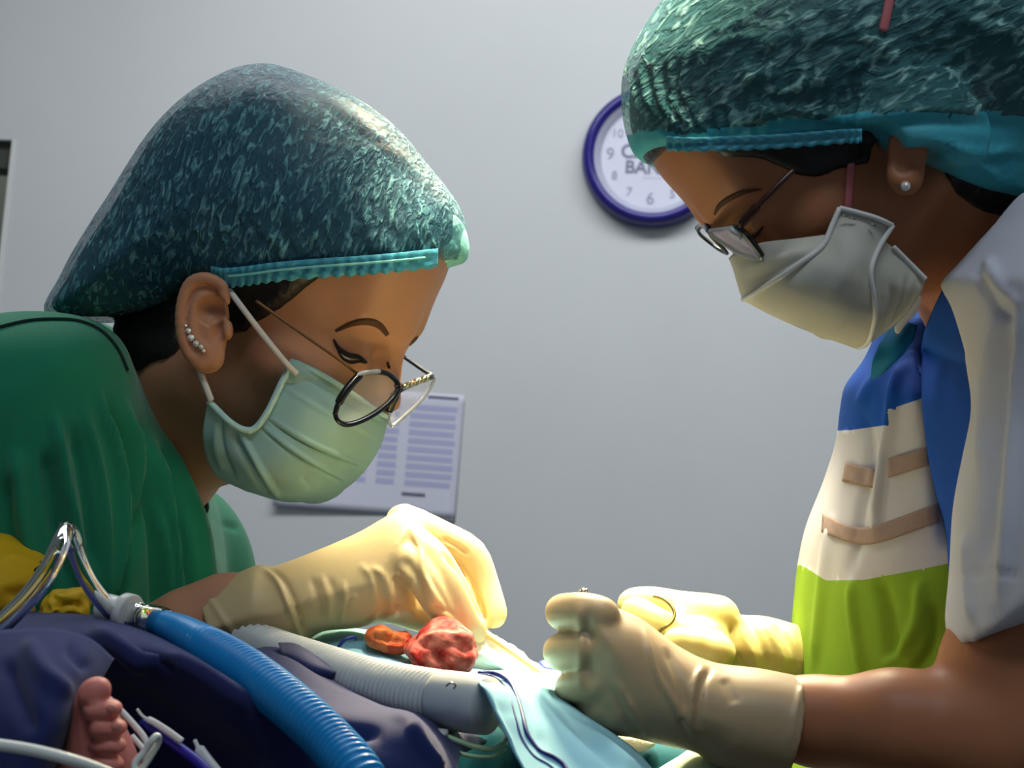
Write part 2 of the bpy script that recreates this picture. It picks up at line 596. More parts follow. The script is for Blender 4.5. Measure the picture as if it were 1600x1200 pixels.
tag(fix_normals(o), 'pale grey glossy painted theatre wall behind the two surgeons', kind='structure')
o = put('floor', [(-4, -2, 0), (4, -2, 0), (4, 6, 0), (-4, 6, 0)], [[0, 1, 2, 3]], 'floor_vinyl', world_space=True, smooth=False)
tag(o, 'grey vinyl theatre floor', kind='structure')
o = put('ceiling', [(-4, -3, CEIL), (-4, 6, CEIL), (4, 6, CEIL), (4, -3, CEIL)], [[0, 1, 2, 3]], 'wall_paint', world_space=True, smooth=False)
tag(o, 'plain white theatre ceiling', kind='structure')
o = put('wall_corridor', *wbox(D_L - 0.8, D_U + 0.8, 0, CEIL, -1.42, -1.40), 'corridor_paint', world_space=True, smooth=False)
tag(fix_normals(o), 'dim corridor wall seen through the doorway', kind='structure')
o = put('trim_1', *wbox(D_U - 0.004, D_U + 0.002, 0, D_Z, -0.12, 0.004), 'door_frame_paint', world_space=True, smooth=False)
tag(fix_normals(o), 'thin white jamb of the doorway', kind='structure')
o = put('trim_2', *wbox(D_L, D_U - 0.004, D_Z - 0.055, D_Z, -0.10, -0.02), 'door_header_paint', world_space=True, smooth=False)
tag(fix_normals(o), 'dark header bar of the doorway', kind='structure')

# ------------------------------------------------------------------ wall clock
CK = wall_pt(1021, 247)
ck_r = 0.5 * np.linalg.norm(wall_pt(912, 247) - wall_pt(1130, 247)) * 1.03
ck = bpy.data.objects.new('wall_clock', None)
COL.objects.link(ck)
ck.location = CK.tolist()
ORG[ck.name] = CK
tag(ck, 'round wall clock with dark blue rim and pale face behind the right surgeon', 'clock')
def wl(u, v, n):
    return CK + W_T * u + W_Z * v + W_N * n
def lathe_wall(prof, seg=72):
    V, F = [], []
    for r, n in prof:
        for j in range(seg):
            a = 2 * math.pi * j / seg
            V.append(wl(r * math.cos(a), r * math.sin(a), n))
    V = np.array(V)
    F = grid_faces(len(prof), seg, True)
    return V, F
R_ = ck_r
fix_normals(put('rim', *lathe_wall([(R_ * .80, .012), (R_ * .82, .030), (R_ * .87, .040), (R_ * .94, .036), (R_ * .985, .024), (R_, .008), (R_ * .98, .0)]), 'clock_blue', ck, world_space=True))
fix_normals(put('inner_ring', *lathe_wall([(R_ * .73, .013), (R_ * .745, .019), (R_ * .80, .026), (R_ * .82, .029)]), 'clock_inner', ck, world_space=True))
fix_normals(put('dial', *lathe_wall([(0.0005, .0125), (R_ * .4, .0125), (R_ * .80, .0125)]), 'clock_face', ck, world_space=True))
def wall_text(body, u, v, size, m, parent, name, n=0.0135, base=None, ax=None, bold=0.0):
    c = bpy.data.curves.new(name, 'FONT')
    c.body = body
    c.size = size
    c.align_x = 'CENTER'
    c.align_y = 'CENTER'
    c.extrude = 0.0003
    c.offset = bold
    t = bpy.data.objects.new(name, c)
    COL.objects.link(t)
    dg = bpy.context.evaluated_depsgraph_get()
    me = bpy.data.meshes.new_from_object(t.evaluated_get(dg))
    bpy.data.objects.remove(t)
    b = CK if base is None else base
    V = np.array([b + W_T * (u + q.co.x) + W_Z * (v + q.co.y) + W_N * (n + q.co.z) for q in me.vertices])
    F = [list(p.vertices) for p in me.polygons]
    bpy.data.meshes.remove(me)
    return put(name, V, F, m, parent, smooth=False, world_space=True)
wall_text('CAMI', -R_ * .13, R_ * .05, R_ * .27, 'clock_print', ck, 'printed_word', bold=0.0007)
wall_text('BANK', -R_ * .05, -R_ * .17, R_ * .25, 'clock_print', ck, 'printed_word', bold=0.0007)
wall_text('• • • • • • •', R_ * .02, -R_ * .31, R_ * .07, 'clock_print_pale', ck, 'printed_line')
for k in range(1, 13):
    a = math.pi / 2 - 2 * math.pi * k / 12
    wall_text(str(k), R_ * .60 * math.cos(a), R_ * .60 * math.sin(a), R_ * (.24 if k % 3 == 0 else .17), 'clock_print_pale', ck, 'numeral')
for a, L, w in ((math.radians(24), .36, .007), (math.radians(-12), .52, .005)):
    dv = np.array([math.cos(a), math.sin(a)])
    P = np.array([wl(dv[0] * -.02, dv[1] * -.02, .018), wl(dv[0] * R_ * L, dv[1] * R_ * L, .018)])
    put('clock_hand', *sweep(to_cam(P), [w * .5, w * .2], 8), 'clock_print_pale', ck)
fix_normals(put('glass', *lathe_wall([(0.0005, .030), (R_ * .4, .0295), (R_ * .80, .028)]), mat('clock_glass', (240, 244, 250), rough=0.02, spec=0.5, alpha=0.08), ck, world_space=True))

# ------------------------------------------------------------------ printed notice on the wall
a_ = wall_uv(wall_pt(727, 634))
b_ = wall_uv(wall_pt(708, 812))
NW, NZ1, NZ0 = 0.36, a_[1] + 0.02, b_[1]
NU1 = (a_[0] + b_[0]) / 2
NB = W_0 + W_T * NU1 + W_Z * NZ0
nt_ = bpy.data.objects.new('printed_notice', None)
COL.objects.link(nt_)
nt_.location = NB.tolist()
ORG[nt_.name] = NB
tag(nt_, 'printed schedule sheet taped to the wall behind the left surgeon', 'notice')
def sheet_pt(u, v, n):
    """u 0..1 across from the left, v 0..1 up the sheet; lower left corner lifts off the wall"""
    lift = 0.012 * max(0, 1 - u * 1.6) * max(0, 1 - v * 1.8)
    return NB + W_T * ((u - 1) * NW) + W_Z * (v * (NZ1 - NZ0)) + W_N * (0.002 + lift + n)
def sheet_patch(u0, u1, v0, v1, n, nu=2, nv=2):
    V = np.array([sheet_pt(u0 + (u1 - u0) * i / (nu - 1), v0 + (v1 - v0) * j / (nv - 1), n) for i in range(nu) for j in range(nv)])
    return V, grid_faces(nu, nv)
fix_normals(put('sheet', *sheet_patch(0, 1, 0, 1, 0, 16, 16), 'paper', nt_, world_space=True, solid=0.001))
fix_normals(put('backing_edge', *sheet_patch(0.975, 1.004, -0.02, 0.95, -0.0012), 'paper_back', nt_, world_space=True, solid=0.0008))
fix_normals(put('tape', *sheet_patch(0.80, 1.0, -0.022, 0.004, 0.0015), 'paper_back', nt_, world_space=True, solid=0.0005))
rows = 10
for i in range(rows):
    v1 = 0.90 - i * 0.068
    for (u0, u1) in ((0.08, 0.30), (0.34, 0.50), (0.55, 0.66), (0.71, 0.97)):
        rr = random.random()
        fix_normals(put('printed_cell', *sheet_patch(u0, u1 - 0.01 * rr, v1 - 0.046, v1, 0.0008), 'paper_print', nt_, world_space=True, smooth=False))
fix_normals(put('printed_heading', *sheet_patch(0.80, 0.97, 0.955, 0.98, 0.0008), 'paper_print_dark', nt_, world_space=True, smooth=False))
fix_normals(put('printed_signature', *sheet_patch(0.70, 0.83, 0.16, 0.19, 0.0008), 'paper_print_dark', nt_, world_space=True, smooth=False))

# ------------------------------------------------------------------ anatomy in head-local millimetres: x to the side, y forward, z up; origin between the ear canals
def head_mm(q, jaw=1.0):
    a = q.copy()
    if jaw != 1.0:                                       # shorter lower face
        a[:, 2] = np.where(a[:, 2] < -10, -10 + (a[:, 2] + 10) / jaw, a[:, 2])
        q = a.copy()
    a[:, 0] = np.sqrt(q[:, 0] ** 2 + 1.0)
    f = ell(a, (0, -2, 50), (72, 91, 78))
    f = smin(f, ell(a, (0, 45, -12), (56, 50, 74)), 22)
    f = smin(f, cone(a, (46, 8, -54), (10, 76, -84), 15, 13), 20)
    f = smin(f, ell(a, (0, 80, -84), (17, 15, 15)), 14)
    f = smin(f, ell(a, (48, 54, -14), (15, 22, 15)), 18)
    f = smin(f, cone(a, (8, 88, 27), (40, 74, 30), 9, 8), 12)
    f = smin(f, ell(a, (0, 74, 62), (50, 18, 34)), 26)
    f = smax(f, -ell(a, (31, 95, 7), (17, 15, 11)), 9)
    f = smin(f, ell(a, (31, 75.5, 6), (14.0, 12.8, 13.0)), 3.5)
    f = smin(f, cone(a, (0, 86, 16), (0, 100, -18), 6.5, 8.5), 9)
    f = smin(f, ell(a, (9, 94, -24), (8, 9, 7)), 5)
    f = smin(f, ell(a, (0, 90, -50), (24, 11, 13)), 8)
    f = smin(f, cone(a, (0, 30, -40), (0, 10, -85), 46, 40), 18)
    return f
class Head:
    """places head-local millimetres in the camera frame"""
    def __init__(s, fwd, pitch, yaw, roll, anchor_mm, anchor, scale=1.0, jaw=1.0):
        s.jaw = jaw
        f0 = np.array([fwd, 0, 0.0])
        u0 = np.array([0, 1.0, 0])
        r0 = np.cross(f0, u0)
        B = np.stack([r0, f0, u0], 1)                           # local -> camera, columns
        Rl = rot('X', -pitch)                                   # nod down in local axes (about the right axis)
        Ry = rot('Z', yaw)                                      # turn about local up
        Rr = rot('Y', roll)
        s.M = B @ Ry @ Rl @ Rr
        s.s = scale * 0.001
        s.o = np.asarray(anchor) - s.M @ (np.asarray(anchor_mm, float) * s.s)
    def loc(s, P):
        return ((P - s.o) @ s.M) / s.s
    def cam(s, mm):
        return np.asarray(mm, float) * s.s @ s.M.T + s.o
    def sdf(s, P):
        return head_mm(s.loc(P), s.jaw) * s.s

def on_surface(fn, px, py, d0, d1, off=0.0, n=160):
    """first point of the solid fn seen along a pixel's ray, lifted towards us by off metres"""
    d = np.linspace(d0, d1, n)
    P = np.array([K(px, py, x) for x in d])
    f = fn(P)
    w = np.where(f < 0)[0]
    i = w[0] if len(w) else int(np.argmin(f))
    dd = d[i]
    if len(w) and i > 0:
        dd = d[i - 1] + (d[i] - d[i - 1]) * f[i - 1] / (f[i - 1] - f[i] + 1e-12)
    return K(px, py, dd - off)
def bounds(pts, pad):
    P = np.array(pts)
    return P.min(0) - pad, P.max(0) + pad

def cap_material(name, rgb, rgb_ridge, base_alpha, ridge_alpha, M, stretch=(1.0, 1.0, 0.35), scale=120.0):
    """thin crinkled non-woven fabric: ridges are denser than the web between them"""
    m = mat(name, rgb, rough=0.62, spec=0.35)
    nt = m.node_tree
    b = nt.nodes['Principled BSDF']
    tc = nt.nodes.new('ShaderNodeTexCoord')
    mp = nt.nodes.new('ShaderNodeMapping')
    mp.vector_type = 'TEXTURE'
    mp.inputs['Rotation'].default_value = M.to_euler()
    mp.inputs['Scale'].default_value = tuple(1.0 / s for s in stretch)
    nt.links.new(tc.outputs['Object'], mp.inputs['Vector'])
    n = nt.nodes.new('ShaderNodeTexNoise')
    n.inputs['Scale'].default_value = scale
    n.inputs['Detail'].default_value = 2.5
    n.inputs['Distortion'].default_value = 0.9
    nt.links.new(mp.outputs[0], n.inputs['Vector'])
    r = nt.nodes.new('ShaderNodeValToRGB')
    e = r.color_ramp.elements
    e[0].position, e[0].color = 0.50, (0, 0, 0, 1)
    e[1].position, e[1].color = 0.70, (1, 1, 1, 1)
    nt.links.new(n.outputs['Fac'], r.inputs[0])
    mx = nt.nodes.new('ShaderNodeMixRGB')
    mx.inputs[1].default_value = (*lin(rgb), 1)
    mx.inputs[2].default_value = (*lin(rgb_ridge), 1)
    nt.links.new(r.outputs[0], mx.inputs[0])
    nt.links.new(mx.outputs[0], b.inputs['Base Color'])
    al = nt.nodes.new('ShaderNodeMapRange')
    al.inputs[3].default_value = base_alpha
    al.inputs[4].default_value = ridge_alpha
    nt.links.new(r.outputs[0], al.inputs[0])
    nt.links.new(al.outputs[0], b.inputs['Alpha'])
    bp = nt.nodes.new('ShaderNodeBump')
    bp.inputs['Strength'].default_value = 0.9
    bp.inputs['Distance'].default_value = 0.003
    nt.links.new(n.outputs['Fac'], bp.inputs['Height'])
    nt.links.new(bp.outputs[0], b.inputs['Normal'])
    return m
# object axes are world axes here: x right, y into the room, z up
cap_material('cap_teal', (62, 122, 142), (124, 182, 186), 0.48, 0.90, Matrix.Rotation(math.radians(14), 3, 'Y'), (1.0, 0.5, 0.32), 330.0)
cap_material('cap_teal_thin', (72, 138, 142), (160, 208, 200), 0.50, 0.92, Matrix.Rotation(math.radians(58), 3, 'Y'), (1.0, 0.5, 0.34), 230.0)
mat('cap_band', (70, 158, 182), rough=0.6, spec=0.3, noise=0.3, nscale=200, rgb2=(120, 200, 208), bump=0.3, bscale=300)
mat('cap_band_pale', (126, 206, 196), rough=0.6, spec=0.3, noise=0.3, nscale=200, rgb2=(176, 228, 214), bump=0.3, bscale=300)

# ================================================================== the left surgeon
HL = Head(+1, 28, -12, 7, (0, 97, 30), K(650, 512, 0.915), 1.0, 0.94)
person_l = thing('person', K(100, 1500, 0.95), 'surgeon in green scrubs, teal surgical mask and round glasses, leaning in from the left', 'person')
ED = 0.868
ear_out = [(352, 462), (346, 440), (322, 428), (298, 432), (282, 454), (276, 490), (279, 528), (292, 560), (314, 580), (338, 576), (350, 556), (356, 520), (358, 490)]
ear_plate = Puff(ear_out, ED, 0.0075, 0.014)
helix = spline(pix([(352, 470, ED - .006), (346, 446, ED - .007), (322, 434, ED - .008), (299, 440, ED - .008), (287, 462, ED - .008), (282, 494, ED - .008), (285, 528, ED - .007), (296, 554, ED - .006), (312, 568, ED - .005)]), 22)
helix_c = [tuple(p) + (0.0030,) for p in helix]
anti = spline(pix([(338, 468, ED - .006), (318, 466, ED - .006), (304, 480, ED - .007), (299, 505, ED - .007), (306, 532, ED - .007), (322, 546, ED - .006)]), 14)
anti_c = [tuple(p) + (0.0026,) for p in anti]
groove = [tuple(p) + (0.0016,) for p in spline(pix([(340, 452, ED - .011), (318, 446, ED - .012), (300, 460, ED - .012), (291, 490, ED - .012), (293, 520, ED - .012), (304, 545, ED - .011)]), 16)]
def earL(P):
    f = ear_plate(P)
    f = smin(f, chain(P, helix_c, .001), .0016)
    f = smin(f, chain(P, anti_c, .001), .0018)
    f = smin(f, ell(P, K(324, 560, ED - .003), (.0085, .0075, .0050)), .004)
    f = smax(f, -chain(P, groove, .001), .0015)
    f = smax(f, -smin(ell(P, K(330, 484, ED - .009), (.0085, .0085, .0100)), ell(P, K(340, 515, ED - .009), (.0042, .0080, .0090)), .002), .002)
    f = smin(f, ell(P, K(356, 516, ED - .004), (.0030, .0056, .0045)), .002)
    return f
neckL = [(*K(318, 570, .955), .056), (*K(230, 690, .985), .052), (*K(120, 850, 1.02), .055)]
def bodyL_head(P):
    f = HL.sdf(P)
    f = smin(f, chain(P, neckL, .01), .020)
    f = smin(f, ell(P, K(40, 950, 1.0), (.09, .10, .12)), .03)
    return f
armL = [(*K(60, 720, .90), .040), (*K(40, 1100, .88), .036), (*K(190, 1050, .83), .030), (*K(300, 985, .80), .0215), (*K(350, 955, .80), .0180), (*K(480, 928, .80), .0160)]
handL = [(*K(480, 928, .80), .016), (*K(580, 900, .80), .017), (*K(640, 870, .80), .014)]
def bodyL_arm(P):
    return smin(chain(P, armL, .008), chain(P, handL, .006), .006)
HV, HF = sdf_mesh(bodyL_head, *bounds([K(20, 1000, 1.1), K(720, 120, 1.02), K(720, 900, .84), K(200, 300, .84)], 0.03), 0.0019)
AV, AF = sdf_mesh(bodyL_arm, *bounds([p[:3] for p in armL + handL], 0.06), 0.003)
EV, EF = sdf_mesh(lambda P: smin(earL(P), smax(bodyL_head(P) + .0006, ear_plate(P) - .004, .002), .003), *bounds([K(262, 595, ED), K(372, 415, ED)], .02), .00085)
put('body', *join([(HV, HF), (EV, EF), (AV, AF)]), 'skin_fair', person_l)

# hair: scalp shell and bun under the cap
bunL = Puff([(90, 488), (114, 432), (142, 382), (200, 300), (266, 224), (324, 170), (372, 138), (410, 130), (450, 150), (520, 202), (590, 266), (628, 322), (636, 400), (420, 430), (300, 470), (200, 492)], 0.945, .072, .08)
class Patch:
    """hair growing on the skin inside an outline"""
    def __init__(s, poly, d):
        s.p, s.d = Puff(poly, d, 1.0, 1.0), d
    def __call__(s, P):
        p = s.p
        u = np.clip((P[:, 0] / p.sc + 800 - p.lo[0]) / p.st, 0, p.n[0] - 1.001).astype(int)
        v = np.clip((600 - P[:, 1] / p.sc - p.lo[1]) / p.st, 0, p.n[1] - 1.001).astype(int)
        return -p.G[u, v]
_pa = Patch([(352, 425), (356, 470), (366, 498), (374, 520), (388, 505), (410, 496), (446, 476), (476, 452), (500, 425)], .87)
_pb = Patch([(120, 470), (300, 425), (290, 455), (284, 500), (284, 540), (262, 560), (236, 566), (212, 580), (190, 560), (150, 520)], .90)
_pu = Patch([(340, 428), (420, 424), (520, 416), (600, 410), (676, 402), (676, 250), (340, 250)], .88)
def patch_L(P):
    return np.minimum(np.minimum(_pa(P), _pb(P)), _pu(P))
def hairL(P):
    q = HL.loc(P)
    s = (head_mm(q) - 3.5) * .001
    line = np.interp(q[:, 1], [-120, -40, -12, 6, 14, 22, 34, 46, 60, 72, 90], [-40, -46, -34, -14, -14, -2, 20, 44, 62, 74, 84])
    s = smax(s, (line - q[:, 2]) * .001, .004)
    s = smin(s, bunL(P), .02)
    return smin(s, smax(bodyL_head(P) - .0030, patch_L(P), .004), .006)
put('hair', *sdf_mesh(hairL, *bounds([K(90, 500, 1.03), K(640, 130, 1.02), K(600, 620, .85), K(100, 140, .85)], 0.03), 0.0025), 'hair_black', person_l)

# cap
capL_out = [(78, 492), (104, 430), (132, 378), (190, 290), (258, 212), (318, 154), (368, 120), (410, 109), (448, 116), (520, 163), (600, 224), (660, 284), (692, 322), (706, 380), (690, 480), (500, 520), (345, 500), (240, 520), (140, 530)]
capP = Puff(capL_out, 0.94, 0.084, 0.085)
cut = np.array([(60, 502), (150, 494), (230, 480), (285, 452), (318, 432), (350, 438), (420, 428), (520, 420), (600, 414), (680, 406), (760, 400)], float)
def cut_below(P, c, d):
    px = P[:, 0] / d * FPX + 800
    py = 600 - P[:, 1] / d * FPX
    return (py - np.interp(px, c[:, 0], c[:, 1])) * d / FPX * 0.85
def capL(P):
    f = smin(capP(P), HL.sdf(P) - .0065, .018)
    return smax(f, cut_below(P, cut, .90), .004)
CV, CF = sdf_mesh(capL, *bounds([K(60, 520, 1.04), K(720, 90, 1.04), K(720, 520, .84), K(60, 90, .84)], 0.02), 0.0022, relax=2)
st = []
rng = np.random.RandomState(5)
for i in range(70):                                   # gathers rising from the elastic
    x = 330 + rng.rand() * 350
    y0 = np.interp(x, cut[:, 0], cut[:, 1]) - 16
    L = 30 + rng.rand() * 90
    st.append(([(x, y0), (x - 6 - L * .12 + rng.randn() * 3, y0 - L * .5), (x - 14 - L * .25 + rng.randn() * 6, y0 - L)], 3.2, 0.9 * (1 if rng.rand() < .6 else -1)))
for i in range(120):                                  # crinkles
    x, y = 150 + rng.rand() * 540, 130 + rng.rand() * 320
    L = 16 + rng.rand() * 34
    a = math.radians(68 + rng.randn() * 18)
    st.append(([(x, y), (x + math.cos(a) * L * .5 + rng.randn() * 3, y + math.sin(a) * L * .5), (x + math.cos(a) * L, y + math.sin(a) * L)], 3.0, 1.1))
st += [([(482, 146), (540, 190), (600, 238), (650, 290)], 4, -1.2), ([(498, 140), (560, 190), (620, 240), (668, 292)], 6, 1.6)]
CV = crease(CV, CF, st)
cap_l = put('surgical_cap', CV, CF, 'cap_teal', person_l)
# gathered hem of the cap with its scallops
def ruffle(path_px, fn, d0, d1, hgt, waves, amp, off, n=260, tilt=0.0):
    P2 = spline(np.array(path_px, float), n)
    V = []
    for i, (x, y) in enumerate(P2):
        t = i / (n - 1)
        w = math.sin(t * waves * 2 * math.pi + 0.6 * math.sin(t * 17))
        for j, s in enumerate((0.0, 0.25, 0.5, 0.75, 1.0)):
            hh = hgt * (1 + 0.12 * w * (s > .8))
            o = off + amp * (0.5 + 0.5 * w) * (0.35 + 0.65 * abs(s - .45) * 1.8)
            if abs(s - .5) < .1:
                o = off * .6
            V.append(on_surface(fn, x + tilt * s, y + hh * (s - .5) , d0, d1, o, 90))
    return np.array(V), grid_faces(n, 5)
def capL_soft(P):
    return np.minimum(smin(capP(P), HL.sdf(P) - .0065, .018), 1)
hem_l = put('elastic_hem', *ruffle([(330, 431), (350, 434), (385, 431), (430, 425), (500, 419), (560, 415), (620, 410), (684, 403)], capL_soft, .80, 1.0, 30, 21, .0022, .0012), 'cap_band', cap_l, solid=.0006)
st_p = np.array([on_surface(capL_soft, x, y, .8, 1.0, .0030) for x, y in even(spline(np.array([(352, 432), (385, 429), (430, 423), (500, 416), (560, 412), (620, 407), (668, 402)], float), 60), 60)])
put('stitch_line', *sweep(smooth(st_p, np.array([[i, i + 1] for i in range(59)]), .5, 2), .0007, 6), 'cap_band_pale', cap_l)
# the knot of fabric tied at the brow
kn = Puff([(684, 330), (706, 334), (724, 350), (733, 384), (728, 408), (708, 416), (690, 424), (680, 440), (672, 420), (668, 390), (672, 350)], 0.925, .030, .022)
KV, KF = sdf_mesh(kn, *bounds([K(660, 450, .97), K(745, 320, .88)], .01), .0014, relax=1)
KV = crease(KV, KF, [([(672, 402), (690, 370 + 14 * k), (722, 345 + 20 * k)], 3.0, 1.3 * (-1) ** k) for k in range(4)] + [([(690, 412), (712, 400)], 3, 1.5), ([(700, 350), (712, 372), (722, 400)], 3, -1.4)])
put('front_knot', KV, KF, 'cap_band_pale', cap_l)

# ear studs
for (x, y, r) in ((290, 509, 2.6), (294, 517, 4.6), (298, 528, 5.6), (306, 537, 5.0), (314, 542, 3.8), (318, 548, 3.0)):
    c = on_surface(earL, x, y, ED - .03, ED + .01, .0006)
    rr = r * ED / FPX
    a = np.linspace(0, 2 * np.pi, 9)[:-1]
    V = [c + np.array([0, 0, rr * .9])] + [c + rr * np.array([math.cos(t), math.sin(t), 0.0]) for t in a] + [c + np.array([0, 0, -rr * .8])]
    F = [[0, 1 + k, 1 + (k + 1) % 8] for k in range(8)] + [[9, 1 + (k + 1) % 8, 1 + k] for k in range(8)]
    fix_normals(put('ear_stud', V, F, 'crystal', person_l, smooth=False, label='tiny sparkling crystal stud on the ear edge'))
# brow, lashes, eye
def on_face(pts, fn, d0, d1, off):
    return np.array([on_surface(fn, x, y, d0, d1, off) for x, y in pts])
def hair_strip(name, pts, widths, fn, d0, d1, m, parent, off=.0004, n=24):
    c = spline(np.array(pts, float), n)
    w = spline(np.array(widths, float)[:, None], n)[:, 0]
    t = np.gradient(c, axis=0)
    t /= np.linalg.norm(t, axis=1)[:, None]
    nn = np.stack([-t[:, 1], t[:, 0]], 1)
    V = []
    for i in range(n):
        for s in (-1, -.4, .4, 1):
            x, y = c[i] + nn[i] * w[i] * s
            V.append(on_surface(fn, x, y, d0, d1, off + .0008 * (1 - s * s), 120))
    return put(name, np.array(V), grid_faces(n, 4), m, parent)
hair_strip('eyebrow', [(524, 518), (548, 507), (572, 503), (592, 508), (606, 524)], [2.0, 4.0, 5.2, 5.6, 3.6], bodyL_head, .82, 1.0, 'brow_hair', person_l)
hair_strip('upper_lash', [(521, 530), (530, 545), (545, 555), (560, 558), (574, 567)], [1.4, 3.4, 4.2, 3.6, 1.4], bodyL_head, .82, 1.0, 'lash', person_l, .0012)
hair_strip('lower_lash', [(528, 548), (536, 560), (548, 566), (562, 565), (572, 568)], [1.0, 2.0, 2.6, 2.0, 1.0], bodyL_head, .82, 1.0, 'lash', person_l, .0008)
hair_strip('eye', [(532, 552), (540, 557), (548, 561)], [1.2, 3.2, 1.4], bodyL_head, .82, 1.0, 'eye_white', person_l, .0005)
hair_strip('eyebrow', [(640, 540), (648, 531), (653, 526)], [1.5, 2.5, 1.6], bodyL_head, .86, 1.02, 'brow_hair', person_l)

def push_out(V, fn, gap, it=6):
    """move vertices that sit inside a solid out along its gradient"""
    V = V.copy()
    e = .0006
    for _ in range(it):
        f = fn(V)
        w = np.where(f < gap)[0]
        if len(w) == 0:
            break
        Q = V[w]
        g = np.stack([fn(Q + np.eye(3)[k] * e) - fn(Q - np.eye(3)[k] * e) for k in range(3)], 1) / (2 * e)
        g /= np.linalg.norm(g, axis=1)[:, None] + 1e-9
        V[w] += g * (gap - f[w])[:, None]
    return V
# ------------------------------------------------------------------ surgical mask of the left surgeon
mask_rows = [
    [(458, 562, .872), (500, 582, .872), (548, 612, .878), (590, 640, .900), (607, 651, .935), (590, 640, .975), (540, 600, 1.00)],
    [(440, 598, .870), (488, 626, .868), (540, 655, .876), (580, 682, .900), (594, 694, .935), (575, 680, .975), (525, 640, 1.00)],
    [(420, 640, .868), (472, 676, .866), (524, 703, .876), (562, 722, .902), (572, 730, .935), (550, 718, .975), (500, 680, 1.00)],
    [(400, 668, .868), (450, 712, .866), (500, 738, .878), (534, 752, .904), (542, 760, .935), (520, 750, .975), (470, 710, 1.00)],
    [(384, 673, .868), (420, 735, .868), (465, 764, .880), (498, 774, .906), (505, 777, .935), (480, 770, .975), (440, 730, 1.00)],
    [(360, 660, .868), (378, 730, .872), (415, 768, .888), (445, 782, .912), (450, 782, .935), (430, 776, .975), (400, 740, 1.00)],
    [(325, 626, .870), (318, 686, .876), (336, 738, .892), (380, 764, .915), (395, 768, .940), (385, 764, .975), (370, 740, 1.00)],
]
MV, MF = loft(mask_rows, 170, 190)
MV = push_out(MV, HL.sdf, .0022)
MV = crease(MV, MF, [
    ([(436, 600), (500, 640), (560, 668), (596, 690)], 4, .5),
    ([(412, 652), (470, 690), (520, 714), (566, 732)], 3.0, -2.0), ([(412, 646), (470, 684), (520, 708), (566, 726)], 3.4, 1.5),
    ([(402, 664), (450, 704), (500, 734), (536, 754)], 3.0, -2.0), ([(404, 660), (452, 699), (502, 729), (540, 748)], 3.4, 1.5),
    ([(372, 672), (400, 720), (424, 760), (440, 780)], 5, 2.4), ([(362, 672), (386, 716), (410, 756), (424, 776)], 5, -2.2),
    ([(478, 720), (510, 742), (532, 758)], 7, 1.0), ([(470, 742), (488, 764)], 5, -1.0), ([(340, 660), (338, 700), (352, 740)], 5, 1.2), ([(345, 640), (350, 700), (370, 750)], 4, -1.0),
    ([(470, 590), (530, 622), (600, 664)], 3, -.6), ([(466, 578), (530, 608), (604, 654)], 3.5, .7)])
mask_l = put('face_mask', MV, MF, 'mask_teal', person_l, solid=.0012)
# bound edges and nose strip
def edge_tape(name, rows, m, parent, half, off=.0010, r=.0013):
    P = even(spline(pix(rows), 60), 60)
    return put(name, *sweep(P, r, 8, flat=half), m, parent)
edge_tape('side_binding', [(459, 563, .8695), (440, 598, .8675), (420, 640, .8655), (401, 667, .8655), (384, 672, .8655), (360, 660, .8655), (326, 627, .868)], 'mask_edge', mask_l, 1.0, r=.0019)
edge_tape('nose_strip', [(462, 566, .8695), (502, 585, .8695), (550, 615, .8755), (590, 643, .8965), (603, 651, .915)], 'mask_edge', mask_l, 1.0, r=.0016)
# ear loops
put('ear_loop', *sweep(spline(np.array([on_surface(bodyL_head, 356, 450, .8, 1, .0015), K(372, 472, .858), K(410, 522, .860), K(446, 566, .864), K(464, 584, .8665)]), 40), .0017, 8), 'elastic_white', mask_l)
put('ear_loop', *sweep(spline(np.array([K(309, 568, .872), K(316, 590, .868), K(330, 626, .8665)]), 20), .0019, 8), 'elastic_white', mask_l)

# ------------------------------------------------------------------ round glasses
gl = put('glasses', *sweep(even(spline(pix([(400, 470, .8600), (470, 520, .860), (530, 562, .862), (556, 582, .866)]), 30), 30), .0009, 8), 'frame_gold', person_l, label='round black glasses slid down the nose')
gl.name = 'glasses'
def ring(rows, r, m, name, parent, n=70, flat=1.0):
    P = np.vstack([pix(rows), pix(rows[:1])])
    E = np.vstack([P[-2], P, P[1]])
    pts = []
    for i in range(1, len(E) - 2):
        a, b, c, d = E[i - 1], E[i], E[i + 1], E[i + 2]
        for t in np.linspace(0, 1, 8, endpoint=False):
            pts.append(0.5 * (2 * b + (c - a) * t + (2 * a - 5 * b + 4 * c - d) * t ** 2 + (3 * b - a - 3 * c + d) * t ** 3))
    pts = np.array(pts)
    return put(name, *sweep(pts, r, 8, closed=True, flat=flat), m, parent), pts
def lens(pts, m, parent, name='lens', bulge=.0008):
    c = pts.mean(0)
    n = np.linalg.svd(pts - c)[2][2]
    V = [c + n * bulge]
    rr = [.5, 1.0]
    for k in rr:
        V += list(c + (pts - c) * k + n * bulge * (1 - k))
    m_ = len(pts)
    F = [[0, 1 + i, 1 + (i + 1) % m_] for i in range(m_)]
    F += [[1 + i, 1 + m_ + i, 1 + m_ + (i + 1) % m_, 1 + (i + 1) % m_] for i in range(m_)]
    return put(name, np.array(V), F, m, parent, solid=.0008)
near_rim = [(562, 585, .866), (584, 581, .878), (606, 584, .892), (620, 597, .906), (620, 612, .906), (604, 632, .896), (575, 652, .878), (546, 663, .862), (530, 659, .855), (524, 646, .854), (530, 627, .856), (546, 604, .860)]
o, pts = ring(near_rim, .0014, 'frame_black', 'rim', gl, flat=1.3)
lens(pts, 'lens_glass', gl)
